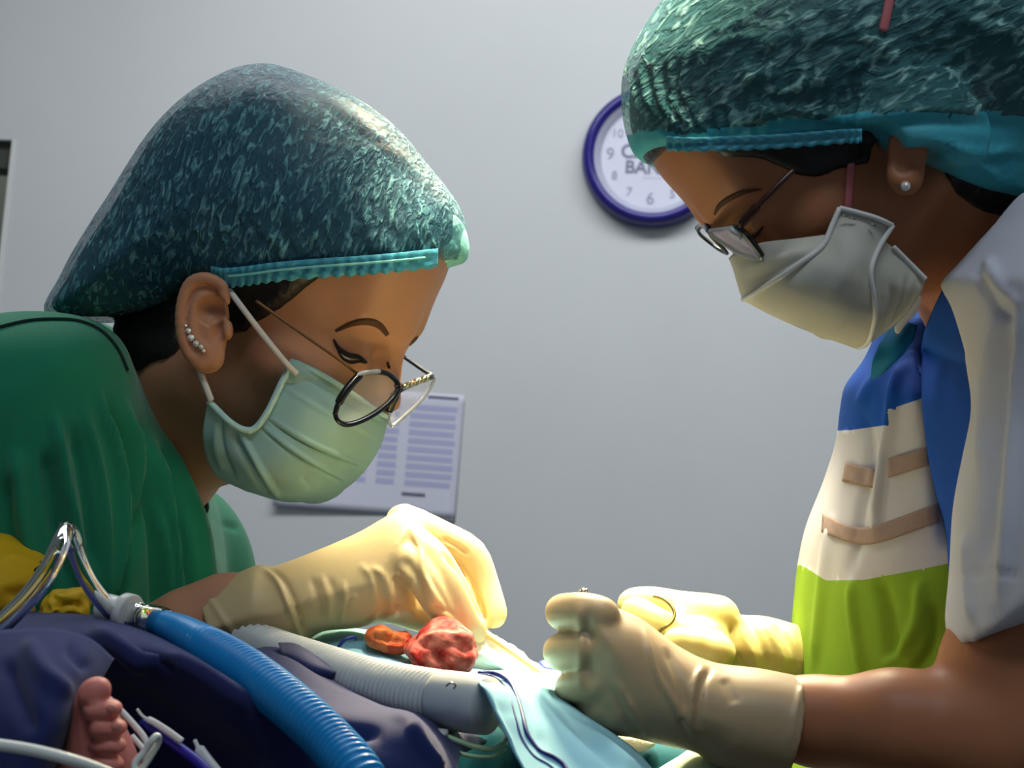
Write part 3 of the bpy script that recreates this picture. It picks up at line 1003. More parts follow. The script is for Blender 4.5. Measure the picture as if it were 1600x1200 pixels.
put('brow_bar', *sweep(spline(pix([(523, 648, .8535), (532, 624, .855), (548, 601, .859), (562, 586, .864)]), 20), [.0014] * 5 + [.0024] * 15, 8), 'frame_black', gl)
far_rim = [(624, 609, .922), (640, 602, .936), (660, 594, .954), (675, 589, .970), (677, 597, .972), (662, 621, .962), (640, 643, .948), (618, 662, .934), (610, 664, .926), (607, 650, .920), (613, 628, .918)]
o, pts = ring(far_rim, .0012, 'frame_clear', 'rim', gl)
lens(pts, 'lens_glass', gl)
put('brow_bar', *sweep(spline(pix([(606, 642, .918), (614, 624, .917), (624, 609, .920), (650, 597, .944), (674, 588, .968)]), 24), [.0030] * 9 + [.0022] * 15, 8), 'frame_black', gl)
put('bridge', *sweep(spline(pix([(619, 602, .905), (624, 600, .912), (626, 607, .920)]), 10), .0016, 8), 'frame_black', gl)
put('nose_pad', *sweep(spline(pix([(608, 574, .905), (606, 566, .912), (616, 562, .918), (624, 574, .925)]), 14), .0009, 8), 'frame_black', gl)
put('temple_arm', *sweep(spline(pix([(675, 587, .970), (655, 574, .985), (632, 558, 1.005)]), 12), .0014, 8), 'frame_black', gl)
put('hinge', *sweep(spline(pix([(556, 590, .862), (566, 583, .864), (592, 580, .879)]), 10), .0014, 8), 'frame_clear', gl, label='silver hinge plate')
for i in range(7):
    t = i / 6
    c = K(632 + 36 * t, 604 - 13 * t, .918 + .04 * t) + np.array([0, 0, .0016])
    put('glitter', *disc(c, [0, 0.2, 1], .0017 + .0006 * (i % 2), 7, .0012), 'glitter', gl, smooth=False)

# ------------------------------------------------------------------ scrub top
scrubP = Puff([(-90, 530), (-40, 512), (20, 500), (70, 493), (120, 494), (160, 508), (190, 535), (210, 580), (232, 632), (262, 690), (298, 752), (324, 822), (334, 890), (332, 960), (320, 1060), (-90, 1100)], 0.985, .145, .045)
sleeveP = Puff([(-90, 530), (-40, 512), (20, 500), (70, 493), (120, 494), (160, 508), (188, 535), (205, 580), (214, 650), (216, 760), (206, 880), (180, 980), (150, 1060), (-90, 1080)], 0.865, .062, .055)
frontP = Puff([(190, 545), (214, 588), (238, 640), (268, 696), (302, 760), (326, 826), (336, 900), (334, 985), (200, 1010), (180, 760), (180, 620)], .915, .034, .018)
farP = Puff([(310, 780), (336, 776), (362, 798), (384, 836), (397, 880), (402, 930), (390, 1000), (300, 1020), (290, 880)], 1.10, .055, .05)
def scrubL(P):
    f = smin(scrubP(P), sleeveP(P), .03)
    f = smin(f, frontP(P), .014)
    f = smin(f, farP(P), .012)
    # neckline: open around the neck and the hair at the nape
    f = smax(f, -(cone(P, K(352, 540, .945), K(318, 606, .955), .060, .046)), .006)
    return f
SV, SF = sdf_mesh(scrubL, *bounds([K(-60, 1060, 1.16), K(-60, 470, .78), K(430, 470, .78), K(430, 1060, 1.16)], .01), .0028, relax=2)
SV = crease(SV, SF, [
    ([(150, 600), (178, 700), (190, 780), (184, 880), (160, 980)], 6, 7), ([(164, 612), (196, 720), (204, 800), (194, 900), (176, 980)], 7, -9),
    ([(192, 620), (214, 720), (214, 830), (190, 930), (160, 990)], 6, 8), ([(222, 640), (224, 760), (208, 860), (176, 950)], 8, -12),
    ([(236, 680), (262, 790), (276, 880), (284, 970)], 6, 7), ([(250, 690), (282, 800), (298, 900), (304, 970)], 7, -8), ([(228, 700), (240, 800), (246, 900), (246, 980)], 8, -8), ([(244, 780), (262, 880), (268, 960)], 5, 4),
    ([(256, 670), (296, 770), (318, 850), (324, 940)], 5, 5), ([(84, 640), (100, 740), (120, 840), (132, 950)], 8, 7), ([(70, 700), (84, 800), (104, 920)], 9, -7),
    ([(24, 700), (34, 800), (60, 920)], 11, 6), ([(10, 740), (14, 830), (40, 940)], 10, -5), ([(112, 660), (136, 780), (150, 900)], 8, -6), ([(126, 620), (156, 740), (168, 860), (160, 960)], 6, 4),
    ([(330, 812), (350, 820), (378, 826)], 5, -2), ([(338, 860), (352, 930)], 7, 2.5)])
scr = put('scrub_top', SV, SF, 'scrub_green', person_l)
tr = np.array([on_surface(scrubL, x, y, .74, 1.1, .0006) for x, y in spline(np.array([(-10, 514), (40, 502), (84, 499), (124, 502), (158, 517), (184, 546), (200, 582)], float), 60)])
put('seam_piping', *sweep(smooth(tr, np.array([[i, i + 1] for i in range(59)]), .5, 3), .0013, 8), 'scrub_trim', scr)
put('neck_tag', *sweep(spline(pix([(316, 776, .985), (319, 792, .99), (317, 806, .995)]), 10), [.002] * 3 + [.0032] * 4 + [.002] * 3, 8), 'scrub_trim', scr, label='dark inner edge of the neckline')

# ------------------------------------------------------------------ glove on the hand nearest to us
GD = .80
gloveP = Puff([(250, 975), (270, 952), (335, 914), (398, 884), (430, 884), (500, 858), (560, 832), (606, 806), (636, 798), (656, 804), (668, 836), (668, 880), (664, 930), (656, 962), (640, 964), (600, 970), (560, 980), (505, 986), (474, 1004), (420, 1012), (360, 1022), (290, 1030)], GD, .030, .030)
def fin(rows):
    P = spline(pix(rows), 16)
    return [tuple(p) for p in P]
FA = fin([(632, 814, .806, .0090), (690, 838, .806, .0078), (736, 864, .808, .0076), (757, 908, .808, .0068), (770, 950, .804, .0064), (772, 964, .803, .0058)])
FB = fin([(630, 838, .790, .0090), (674, 868, .784, .0078), (704, 910, .780, .0070), (730, 960, .783, .0064), (744, 988, .788, .0056)])
FC = fin([(632, 872, .782, .0095), (664, 908, .776, .0080), (688, 948, .778, .0072), (712, 986, .784, .0060)])
FD = fin([(628, 814, .826, .0088), (680, 836, .832, .0078), (718, 866, .834, .0072), (730, 910, .828, .0066), (740, 950, .815, .0060)])
FT = fin([(600, 930, .80, .012), (654, 956, .800, .0095), (706, 972, .800, .0080), (742, 988, .798, .0064)])
def gloveL(P):
    f = gloveP(P)
    px, py = P[:, 0] / GD * FPX + 800, 600 - P[:, 1] / GD * FPX
    f = smax(f, (-(px - 316) * .87 + (py - 928) * .49) * GD / FPX, .0012)
    for c, k in ((FD, .0014), (FA, .0016), (FB, .0010), (FC, .0014), (FT, .004)):
        f = smin(f, chain(P, c, .002), k)
    return f
LV, LF = sdf_mesh(gloveL, *bounds([K(300, 1010, .86), K(300, 790, .74), K(795, 1010, .74), K(795, 790, .86)], .012), .0012, relax=1)
LV = crease(LV, LF, [
    ([(402, 884), (432, 906), (452, 948), (464, 980), (470, 1004)], 4.5, 2.0), ([(412, 884), (442, 906), (462, 948), (476, 990)], 4, -1.6),
    ([(322, 926), (346, 964), (376, 1008)], 5, .9), ([(486, 900), (496, 935), (500, 970)], 5, -1.0), ([(500, 895), (514, 935), (516, 975)], 5, .9), ([(512, 900), (526, 940), (528, 978)], 5, -1.0), ([(536, 905), (540, 945), (532, 980)], 4, 1.2), ([(522, 955), (546, 935), (560, 930)], 4, 1.0),
    ([(560, 880), (582, 905), (586, 950), (580, 975)], 5, 1.1), ([(574, 884), (600, 900), (612, 940), (616, 968)], 5, 1.2), ([(582, 895), (598, 930), (602, 966)], 5, -1.2),
    ([(640, 818), (656, 860), (666, 905), (688, 950)], 5, 2.2), ([(628, 870), (650, 905), (660, 950)], 10, -2.2), ([(616, 900), (640, 918)], 7, -1.6), ([(690, 840), (712, 852), (734, 868)], 3.5, -1.6), ([(690, 862), (722, 894), (744, 936), (760, 974)], 5, -3.2),
    ([(660, 880), (690, 930), (716, 975)], 4, -1.2), ([(676, 944), (690, 952), (706, 958)], 4, -1.4)])
put('glove', LV, LF, 'latex', person_l)

# ================================================================== the right surgeon
HR = Head(-1, 44, 3, 0, (-31, 83, 6), K(1192, 352, 0.722), 0.86, 0.70)
person_r = thing('person', K(1600, 1700, 0.84), 'surgeon in colour-block shirt and white pouch mask, bending in from the right', 'person')
mat('cap_low', (64, 172, 190), rough=0.6, spec=0.35, noise=0.35, nscale=60, rgb2=(96, 196, 204), bump=0.3, bscale=120, bdist=.003, alpha=0.93)
ER = .682
earR_pl = Puff([(1386, 236), (1392, 210), (1420, 196), (1448, 206), (1452, 236), (1440, 268), (1428, 292), (1408, 298), (1394, 284), (1388, 260)], ER, .007, .014)
def earR(P):
    f = smin(earR_pl(P), ell(P, K(1415, 276, ER - .002), (.0075, .008, .005)), .004)
    return smax(f, -ell(P, K(1412, 244, ER - .008), (.006, .008, .006)), .003)
neckR = [(*K(1480, 240, .760), .052), (*K(1570, 400, .780), .048), (*K(1680, 600, .80), .062)]
def bodyR_head(P):
    f = HR.sdf(P)
    f = smin(f, chain(P, neckR, .01), .018)
    f = smin(f, ell(P, K(1680, 820, .86), (.040, .07, .07)), .03)
    g = np.full(len(P), 1.0)
    near = (np.abs(P - K(1418, 250, ER)) < .04).all(1)
    if near.any():
        g[near] = earR(P[near])
    return smin(f, g, .0035)
armR = [(*K(1670, 470, .71), .030), (*K(1644, 860, .708), .030), (*K(1592, 1050, .702), .034), (*K(1606, 1130, .696), .034), (*K(1540, 1150, .695), .0285), (*K(1400, 1132, .70), .0235), (*K(1270, 1126, .714), .0190), (*K(1150, 1108, .712), .0140), (*K(1040, 1066, .712), .012)]
armR2 = [(*K(1620, 640, .92), .032), (*K(1560, 1000, .92), .030), (*K(1400, 1040, .90), .020), (*K(1300, 1020, .87), .011), (*K(1200, 1010, .866), .0095), (*K(1150, 1000, .865), .009)]
def bodyR_arm(P):
    return smin(chain(P, armR, .01), chain(P, armR2, .01), .008)
HV, HF = sdf_mesh(bodyR_head, *bounds([K(1030, 100, .86), K(1700, -60, .66), K(1700, 800, .9), K(1030, 600, .66)], 0.03), 0.0018)
AV, AF = sdf_mesh(bodyR_arm, *bounds([p[:3] for p in armR + armR2], 0.06), 0.003)
put('body', *join([(HV, HF), (AV, AF)]), 'skin_tan', person_r)

bunR = Puff([(1040, 205), (1006, 165), (1000, 125), (1030, 70), (1090, 0), (1220, -50), (1380, -90), (1520, -60), (1620, 20), (1640, 120), (1560, 170), (1400, 170), (1200, 200)], .765, .068, .07)
_pc = Patch([(1130, 236), (1190, 240), (1240, 262), (1280, 274), (1310, 262), (1340, 256), (1364, 250), (1372, 226), (1378, 60), (1040, 60), (1040, 190), (1110, 212)], .69)
_pd = Patch([(1440, 240), (1450, 290), (1490, 320), (1540, 340), (1640, 330), (1640, 0), (1400, 0), (1400, 200), (1440, 215)], .73)
def hairR(P):
    q = HR.loc(P)
    s = (head_mm(q) - 3.0) * .001
    line = np.interp(q[:, 1], [-120, -40, -12, 6, 14, 22, 34, 46, 60, 72, 90], [-44, -50, -40, -6, -2, 8, 26, 46, 60, 66, 72])
    s = smax(s, (line - q[:, 2]) * .001, .004)
    s = smin(s, smax(bodyR_head(P) - .0026, np.minimum(_pc(P), _pd(P)), .004), .004)
    return smin(s, bunR(P), .02)
put('hair', *sdf_mesh(hairR, *bounds([K(1040, 320, .86), K(1680, -110, .86), K(1680, 400, .67)], 0.03), 0.0026), 'hair_black', person_r)

capR_out = [(1030, 290), (1036, 238), (1008, 205), (985, 170), (974, 130), (984, 88), (1010, 46), (1044, 4), (1090, -50), (1180, -120), (1320, -165), (1480, -140), (1610, -70), (1690, 60), (1700, 200), (1640, 280), (1585, 290), (1545, 300), (1500, 292), (1462, 276), (1440, 320), (1300, 330), (1150, 320)]
capPR = Puff(capR_out, .765, .088, .075)
cutR = np.array([(900, 222), (1035, 226), (1100, 232), (1200, 230), (1300, 218), (1345, 217), (1368, 232), (1385, 247), (1410, 249), (1432, 255), (1448, 268), (1480, 284), (1520, 294), (1550, 302), (1600, 310), (1750, 330)], float)
def capR_soft(P):
    p = capPR(P)
    p = smin(p, ell(P, K(1428, 206, .695), (.030, .024, .024)), .012)
    return smin(p, smax(bodyR_head(P) - .0062, p - .022, .004), .014)
def capR(P):
    return smax(capR_soft(P), cut_below(P, cutR, .715), .004)
CV, CF = sdf_mesh(capR, *bounds([K(960, 320, .87), K(1730, -180, .87), K(1730, 340, .66), K(960, -180, .66)], .01), .0022, relax=2)
rng = np.random.RandomState(9)
st = []
for i in range(26):                                   # gathers fanning from the brow
    x = 1040 + i * 12
    y0 = 216
    L = 50 + rng.rand() * 90
    k = (x - 1180) / 260
    st.append(([(x, y0), (x + k * 14, y0 - L * .5), (x - 8 + k * 46, y0 - L)], 4.0, 1.3 * (1 if i % 2 else -1)))
for i in range(9):
    st.append(([(1048 + 9 * i, 214), (1005 + 9 * i, 170 - 3 * i), (990 + 12 * i, 110 - 4 * i)], 3.6, 1.6 * (1 if i % 2 else -1)))
for i in range(95):
    x, y = 1090 + rng.rand() * 500, 6 + rng.rand() * 165
    L = 26 + rng.rand() * 40
    a = math.radians(-32 + rng.randn() * 16)
    st.append(([(x, y), (x + math.cos(a) * L * .5, y + math.sin(a) * L * .5 + rng.randn() * 3), (x + math.cos(a) * L, y + math.sin(a) * L)], 4.5, 1.6))
st += [([(1140, 206), (1220, 170), (1330, 186), (1440, 172), (1600, 178)], 8, 2.6), ([(1150, 218), (1240, 194), (1350, 204), (1460, 190), (1600, 200)], 8, -2.2),
       ([(1390, 230), (1450, 222), (1520, 240), (1600, 232)], 8, 2.5), ([(1440, 250), (1500, 250), (1560, 275)], 7, 2.2), ([(1420, 215), (1480, 236), (1530, 270)], 7, -2.2), ([(1262, 0), (1330, 40), (1420, 110)], 6, 1.8),
       ([(1500, 110), (1530, 130), (1545, 155), (1520, 165)], 6, 2.4), ([(1470, 0), (1510, 30), (1600, 60)], 10, 2.5)]
CV = crease(CV, CF, st)
CQ = project(CV)
fc = CQ[np.asarray(CF)].mean(1)
low = fc[:, 1] > np.interp(fc[:, 0], [900, 1030, 1120, 1200, 1300, 1400, 1500, 1700], [214, 206, 205, 190, 182, 174, 178, 180]) + 4 * np.sin(fc[:, 0] * .06)
cap_r = put('surgical_cap', CV, CF, ['cap_teal_thin', 'cap_low'], person_r, midx=low.astype(int))
put('elastic_hem', *ruffle([(1042, 224), (1080, 226), (1140, 224), (1200, 222), (1260, 218), (1320, 213), (1346, 212)], capR_soft, .62, .80, 22, 15, .0022, .0012), 'cap_band', cap_r, solid=.0006)
put('marker_strip', *sweep(spline(np.array([on_surface(capR, x, y, .6, .9, .001) for x, y in ((1392, -8), (1388, 10), (1384, 30), (1380, 48))]), 14), .0022, 8, flat=.5), 'elastic_pink', cap_r, label='short pink strip on the cap')

# pearl stud
c = on_surface(earR, 1415, 291, ER - .03, ER + .01, .001)
rr = 8 * ER / FPX
put('ear_stud', *sweep(np.array([c + np.array([0, 0, -.001]), c, c + np.array([0, 0, rr * .5]), c + np.array([0, 0, rr * .9])]), [rr * .7, rr, rr * .8, rr * .3], 14), 'crystal', person_r, label='round crystal stud in the ear lobe')
hair_strip('eyebrow', [(1116, 336), (1124, 322), (1140, 310), (1164, 300), (1190, 296)], [1.5, 4.0, 4.5, 3.5, 1.2], bodyR_head, .62, .80, 'brow_hair', person_r)
hair_strip('upper_lash', [(1150, 376), (1166, 374), (1182, 366), (1192, 354)], [1.2, 2.6, 3.0, 1.4], bodyR_head, .62, .80, 'lash', person_r, .0010)

# ------------------------------------------------------------------ pouch mask
mR = []
top = loft([[(1308, 366, .686), (1245, 374, .688), (1186, 381, .704), (1149, 396, .735), (1143, 402, .755), (1150, 400, .79), (1190, 390, .815)],
            [(1300, 374, .683), (1250, 392, .682), (1200, 412, .694), (1162, 432, .725), (1152, 438, .755), (1162, 432, .79), (1205, 415, .815)],
            [(1290, 380, .682), (1258, 406, .679), (1212, 436, .690), (1174, 458, .716), (1161, 466, .755), (1175, 460, .79), (1215, 442, .815)]], 24, 50)
TV = push_out(top[0], HR.sdf, .002)
mask_r = put('face_mask', crease(TV, top[1], [([(1160, 420), (1200, 410), (1270, 390)], 5, .7), ([(1162, 440), (1210, 425), (1270, 396)], 5, -.8)]), top[1], 'mask_white', person_r, solid=.0012)
fr = loft([[(1312, 326, .684), (1300, 352, .683), (1284, 384, .681), (1250, 410, .681), (1206, 440, .690), (1170, 462, .716), (1161, 467, .755), (1175, 461, .79), (1225, 436, .815)],
           [(1338, 333, .682), (1322, 360, .680), (1308, 394, .676), (1282, 424, .674), (1246, 460, .682), (1214, 485, .708), (1204, 490, .755), (1218, 484, .79), (1262, 460, .815)],
           [(1366, 342, .682), (1346, 374, .679), (1336, 408, .674), (1326, 446, .674), (1306, 486, .682), (1276, 514, .708), (1266, 517, .755), (1278, 512, .79), (1318, 486, .815)],
           [(1395, 352, .686), (1373, 388, .684), (1361, 424, .681), (1366, 466, .684), (1367, 500, .691), (1356, 534, .714), (1338, 543, .755), (1346, 538, .79), (1378, 505, .815)]], 36, 60)
FV = push_out(fr[0], HR.sdf, .0004)
FV = crease(FV, fr[1], [([(1330, 500), (1312, 520)], 3, -.8), ([(1322, 496), (1300, 520)], 2.5, .5), ([(1320, 360), (1318, 420), (1290, 470)], 12, 1.0)])
put('front_panel', FV, fr[1], 'mask_white', mask_r, solid=.0012)
bt = loft([[(1380, 376, .687), (1364, 420, .684), (1368, 466, .687), (1368, 502, .694), (1357, 535, .718), (1346, 538, .79)],
           [(1412, 402, .690), (1400, 440, .688), (1396, 470, .692), (1386, 502, .700), (1364, 530, .725), (1356, 532, .79)],
           [(1446, 436, .694), (1438, 456, .694), (1424, 478, .699), (1404, 500, .708), (1376, 522, .730), (1370, 525, .79)]], 20, 40)
BV = push_out(bt[0], HR.sdf, .0004)
BV = crease(BV, bt[1], [([(1370 + 8 * k, 520 - 6 * k), (1380 + 10 * k, 480 - 6 * k), (1384 + 11 * k, 450 - 6 * k)], 3, .9 * (-1) ** k) for k in range(5)])
put('chin_panel', BV, bt[1], 'mask_white', mask_r, solid=.0012)
for nm, rows in (('welded_seam', [(1312, 325, .682), (1300, 352, .681), (1285, 384, .679), (1250, 411, .678), (1206, 441, .687), (1170, 464, .714), (1161, 468, .752)]),
                 ('welded_seam', [(1312, 325, .682), (1340, 332, .680), (1370, 341, .680), (1394, 352, .684)]),
                 ('welded_seam', [(1395, 352, .684), (1373, 388, .682), (1361, 424, .679), (1366, 466, .682), (1367, 500, .689), (1356, 535, .713), (1338, 543, .752)]),
                 ('welded_seam', [(1396, 386, .687), (1420, 410, .690), (1446, 436, .692)])):
    put(nm, *sweep(even(spline(pix(rows), 60), 60), .0012, 8), 'mask_seam', mask_r)
for x, y in ((1320, 337), (1332, 341), (1364, 351)):
    put('staple', *sweep(np.array([K(x - 5, y - 1, .6785), K(x + 5, y + 1.5, .6785)]), .0004, 6), 'staple', mask_r)
stp = np.array([on_surface(bodyR_head, x, y, .6, .8, .0012) for x, y in spline(np.array([(1330, 222), (1330, 250), (1328, 280), (1326, 310), (1324, 334)], float), 24)])
put('head_strap', *sweep(stp, .0018, 8, flat=.5), 'elastic_pink', mask_r)
put('chin_tissue', *loft([[(1438, 462, .705), (1420, 486, .712), (1398, 512, .72)], [(1436, 474, .715), (1424, 492, .720), (1400, 520, .73)], [(1430, 490, .73), (1415, 505, .74), (1404, 520, .75)]], 10, 12), 'mask_seam', mask_r, solid=.001)

# ------------------------------------------------------------------ glasses seen from the side
glr = put('glasses', *sweep(even(spline(pix([(1240, 266, .678), (1215, 290, .676), (1185, 320, .676), (1158, 349, .682)]), 24), 24), [.0013] * 16 + [.0022] * 8, 8), 'frame_brown', person_r, label='dark framed glasses seen from the side')
rim_n = [(1152, 356, .684), (1164, 366, .686), (1178, 383, .690), (1190, 398, .694), (1186, 405, .700), (1170, 401, .712), (1148, 392, .728), (1128, 379, .738), (1112, 366, .742), (1110, 360, .740), (1130, 356, .715)]
o, pts = ring(rim_n, .0010, 'frame_clear', 'rim', glr)
lens(pts, 'lens_tint', glr)
put('brow_bar', *sweep(spline(pix([(1110, 360, .739), (1130, 357, .713), (1151, 355, .683), (1166, 367, .685), (1180, 384, .689), (1190, 399, .693)]), 30), [.0012] * 14 + [.0015] * 16, 8), 'frame_black', glr)
put('hinge', *sweep(np.array([K(1142, 359, .684), K(1152, 366, .682), K(1157, 370, .684)]), .0013, 8), 'frame_clear', glr, label='pale hinge block')
rim_f = [(1106, 360, .755), (1096, 352, .775), (1090, 356, .79), (1094, 366, .80), (1108, 378, .80), (1124, 390, .79), (1136, 396, .775), (1128, 386, .765), (1114, 372, .757)]
o, pts = ring(rim_f, .0010, 'frame_black', 'rim', glr)
lens(pts, 'lens_glass', glr)
put('bridge', *sweep(spline(pix([(1110, 361, .741), (1104, 352, .748), (1106, 360, .756)]), 10), .0014, 8), 'frame_black', glr)
put('temple_arm', *sweep(spline(pix([(1090, 357, .792), (1104, 343, .800), (1122, 330, .81)]), 12), .0016, 8), 'frame_black', glr)
put('nose_pad', *sweep(spline(pix([(1112, 352, .742), (1118, 344, .744), (1124, 350, .742)]), 8), .0012, 8), 'lens_glass', glr)

# ------------------------------------------------------------------ colour-block shirt
mat('sleeve_white', (212, 213, 222), rough=0.85, spec=0.15, noise=0.10, nscale=20, bump=0.10, bscale=900, bdist=.0005)
mat('shirt_white', (184, 184, 192), rough=0.85, spec=0.15, noise=0.10, nscale=20, bump=0.10, bscale=900, bdist=.0005)
mat('shirt_blue', (14, 74, 168), rough=0.8, spec=0.2, noise=0.15, nscale=20, bump=0.10, bscale=900, bdist=.0005)
mat('shirt_teal', (16, 104, 150), rough=0.8, spec=0.2, bump=0.10, bscale=900, bdist=.0005)
mat('shirt_lime', (122, 158, 44), rough=0.85, spec=0.15, noise=0.12, nscale=16, bump=0.10, bscale=900, bdist=.0005)
mat('shirt_taupe', (148, 128, 120), rough=0.85, spec=0.15, noise=0.2, nscale=200, bump=0.10, bscale=900, bdist=.0005)
torsoP = Puff([(1396, 500), (1366, 556), (1336, 598), (1327, 640), (1320, 692), (1300, 756), (1272, 828), (1258, 890), (1250, 960), (1244, 1060), (1240, 1230), (1900, 1230), (1890, 700), (1860, 480), (1780, 390), (1640, 356), (1530, 410), (1475, 450), (1432, 490)], .86, .120, .060)
sleeveR = Puff([(1600, 298), (1548, 352), (1500, 412), (1478, 442), (1500, 484), (1520, 560), (1526, 640), (1514, 720), (1500, 800), (1494, 900), (1488, 1000), (1520, 992), (1560, 978), (1620, 962), (1720, 950), (1790, 800), (1800, 420), (1690, 290)], .700, .058, .040)
def shirtR(P):
    f = torsoP(P)
    return smax(f, -(chain(P, [(*K(1440, 330, .755), .060), (*K(1530, 430, .775), .052), (*K(1590, 500, .80), .050)], .005)), .005)
def sleeveF(P):
    f = sleeveR(P)
    f = smax(f, -(chain(P, [(*K(1500, 330, .755), .056), (*K(1580, 420, .775), .045)], .005)), .004)
    return f
TV, TF = sdf_mesh(shirtR, *bounds([K(1230, 1240, 1.0), K(1920, 330, .73), K(1230, 380, .73), K(1900, 1240, 1.0)], .0), .0021, relax=2)
folds = [([(1440, 540), (1452, 640), (1470, 760), (1482, 860)], 12, -9), ([(1420, 560), (1400, 600), (1392, 660), (1376, 760), (1362, 860)], 8, 4), ([(1345, 640), (1360, 700), (1345, 800), (1330, 900)], 8, -3),
         ([(1330, 900), (1336, 980), (1350, 1060)], 8, 3.5), ([(1370, 900), (1390, 960), (1400, 1050)], 12, -4), ([(1300, 800), (1290, 870), (1280, 960), (1272, 1050)], 8, 3), ([(1440, 900), (1430, 980), (1380, 1050)], 10, 3.5),
         ([(1460, 940), (1455, 1010), (1420, 1060)], 9, -4), ([(1395, 560), (1360, 600), (1340, 640)], 9, 3)]
TV = crease(TV, TF, folds)
# colours by garment panel
def in_poly(X, poly):
    ins = np.zeros(len(X), bool)
    P = np.array(poly, float)
    for i in range(len(P)):
        a, b = P[i], P[(i + 1) % len(P)]
        cnd = (a[1] > X[:, 1]) != (b[1] > X[:, 1])
        ins ^= cnd & (X[:, 0] < (b[0] - a[0]) * (X[:, 1] - a[1]) / (b[1] - a[1] + 1e-12) + a[0])
    return ins
YB = ([1240, 1330, 1386, 1388, 1442], [676, 672, 664, 640, 622])
YW = ([1240, 1258, 1290, 1350, 1420, 1485], [880, 886, 907, 906, 893, 880])
XB = ([560, 640, 720, 820, 900, 1020], [1430, 1440, 1452, 1478, 1484, 1480])
q3 = project(TV)
for tab, axis in ((YB, 1), (YW, 1)):          # seams run along mesh edges
    tgt = np.interp(q3[:, 1 - axis], *tab)
    w = np.abs(q3[:, axis] - tgt) < 3.6
    q3[w, axis] = tgt[w]
TV = np.stack([(q3[:, 0] - 800) / FPX * q3[:, 2], (600 - q3[:, 1]) / FPX * q3[:, 2], -q3[:, 2]], 1)
TQ = project(TV)[np.asarray(TF)].mean(1)
yb = np.interp(TQ[:, 0], [1240, 1330, 1386, 1388, 1442], [676, 672, 664, 640, 622])
yw = np.interp(TQ[:, 0], [1240, 1258, 1290, 1350, 1420, 1485], [880, 886, 907, 906, 893, 880])
xb = np.interp(TQ[:, 1], [560, 640, 720, 820, 900, 1020], [1430, 1440, 1452, 1478, 1484, 1480])
mi = np.where(TQ[:, 1] > yw, 2, 0)
mi = np.where(TQ[:, 1] < yb, 1, mi)
mi = np.where(TQ[:, 0] > xb + 16, 1, mi)
shirt = put('shirt', TV, TF, ['shirt_white', 'shirt_blue', 'shirt_lime'], person_r, midx=mi)
# surface of the folded shirt as a height table so that panels lie on the cloth
sm_q = project(TV)
def on_cloth(x, y, off, sm_q=sm_q):
    d2 = (sm_q[:, 0] - x) ** 2 + (sm_q[:, 1] - y) ** 2
    w = np.where(d2 < 160.0)[0]
    if len(w) < 3:
        w = np.argsort(d2)[:6]
    front = w[sm_q[w, 2] < sm_q[w, 2].min() + .02]
    k = np.exp(-d2[front] / 40.0) + 1e-6
    return K(x, y, (sm_q[front, 2] * k).sum() / k.sum() - off)
def panel(name, left, right, m, nu, nv, off):
    """cloth panel between two edge lines (px)"""
    A = spline(np.array(left, float), nu)
    B = spline(np.array(right, float), nu)
    V = np.array([on_cloth(*(A[i] * (1 - j / (nv - 1)) + B[i] * j / (nv - 1)), off) for i in range(nu) for j in range(nv)])
    F = grid_faces(nu, nv)
    return put(name, V, F, m, shirt, solid=.0008)
panel('stripe_band', [(1322, 722), (1371, 734)], [(1316, 752), (1371, 764)], 'shirt_taupe', 16, 7, .0016)
panel('stripe_band', [(1388, 716), (1450, 698)], [(1388, 746), (1453, 726)], 'shirt_taupe', 16, 7, .0016)
panel('stripe_band', [(1286, 802), (1330, 822), (1370, 820), (1466, 786)], [(1284, 832), (1330, 848), (1372, 848), (1468, 814)], 'shirt_taupe', 40, 7, .0016)
put('collar', *loft([[(1396, 498, .79), (1416, 503, .775), (1432, 508, .77)], [(1380, 530, .785), (1404, 532, .772), (1428, 530, .77)], [(1364, 566, .785), (1392, 562, .775), (1414, 548, .772)], [(1362, 592, .80), (1372, 588, .79), (1388, 574, .785)]], 16, 12), 'shirt_teal', shirt, solid=.0015)
# near sleeve with its blue yoke
ZV, ZF = sdf_mesh(sleeveF, *bounds([K(1470, 1010, .78), K(1830, 280, .62), K(1470, 290, .62), K(1830, 1010, .78)], .0), .0024, relax=2)
ZV = crease(ZV, ZF, [([(1560, 470), (1540, 600), (1530, 760)], 9, 3), ([(1580, 480), (1566, 620), (1548, 780), (1536, 900)], 10, -4), ([(1600, 420), (1590, 600), (1576, 800), (1560, 960)], 10, 4),
                     ([(1540, 400), (1560, 440), (1600, 480)], 8, 3), ([(1520, 420), (1556, 480), (1580, 500)], 7, -3), ([(1510, 830), (1512, 900), (1520, 980)], 7, 3), ([(1494, 905), (1540, 896), (1600, 900)], 4, -1.2)])
put('sleeve', ZV, ZF, 'sleeve_white', shirt)
edgeB = spline(np.array([(1476, 446), (1444, 520), (1440, 580), (1442, 640), (1452, 720), (1466, 780), (1479, 830), (1484, 900), (1482, 960), (1478, 1014)], float), 60)
edgeS = spline(pix([(1500, 470, .700), (1520, 548, .692), (1526, 600, .690), (1527, 660, .690), (1516, 730, .692), (1506, 790, .694), (1500, 850, .696), (1497, 910, .698), (1494, 960, .700), (1492, 1004, .702)]), 60)
PV = []
for i in range(60):
    a = on_cloth(*edgeB[i], .0022) if edgeB[i][1] > 540 else K(*edgeB[i], .775 - .04 * max(0, (540 - edgeB[i][1]) / 94))
    b = edgeS[i] + np.array([.005, 0, -.004])
    for t in np.linspace(0, 1, 14):
        PV.append(a * (1 - t) + b * t + np.array([0, 0, -.006 * math.sin(math.pi * t)]))
PV = smooth(np.array(PV), np.array(grid_faces(60, 14)), .4, 1)
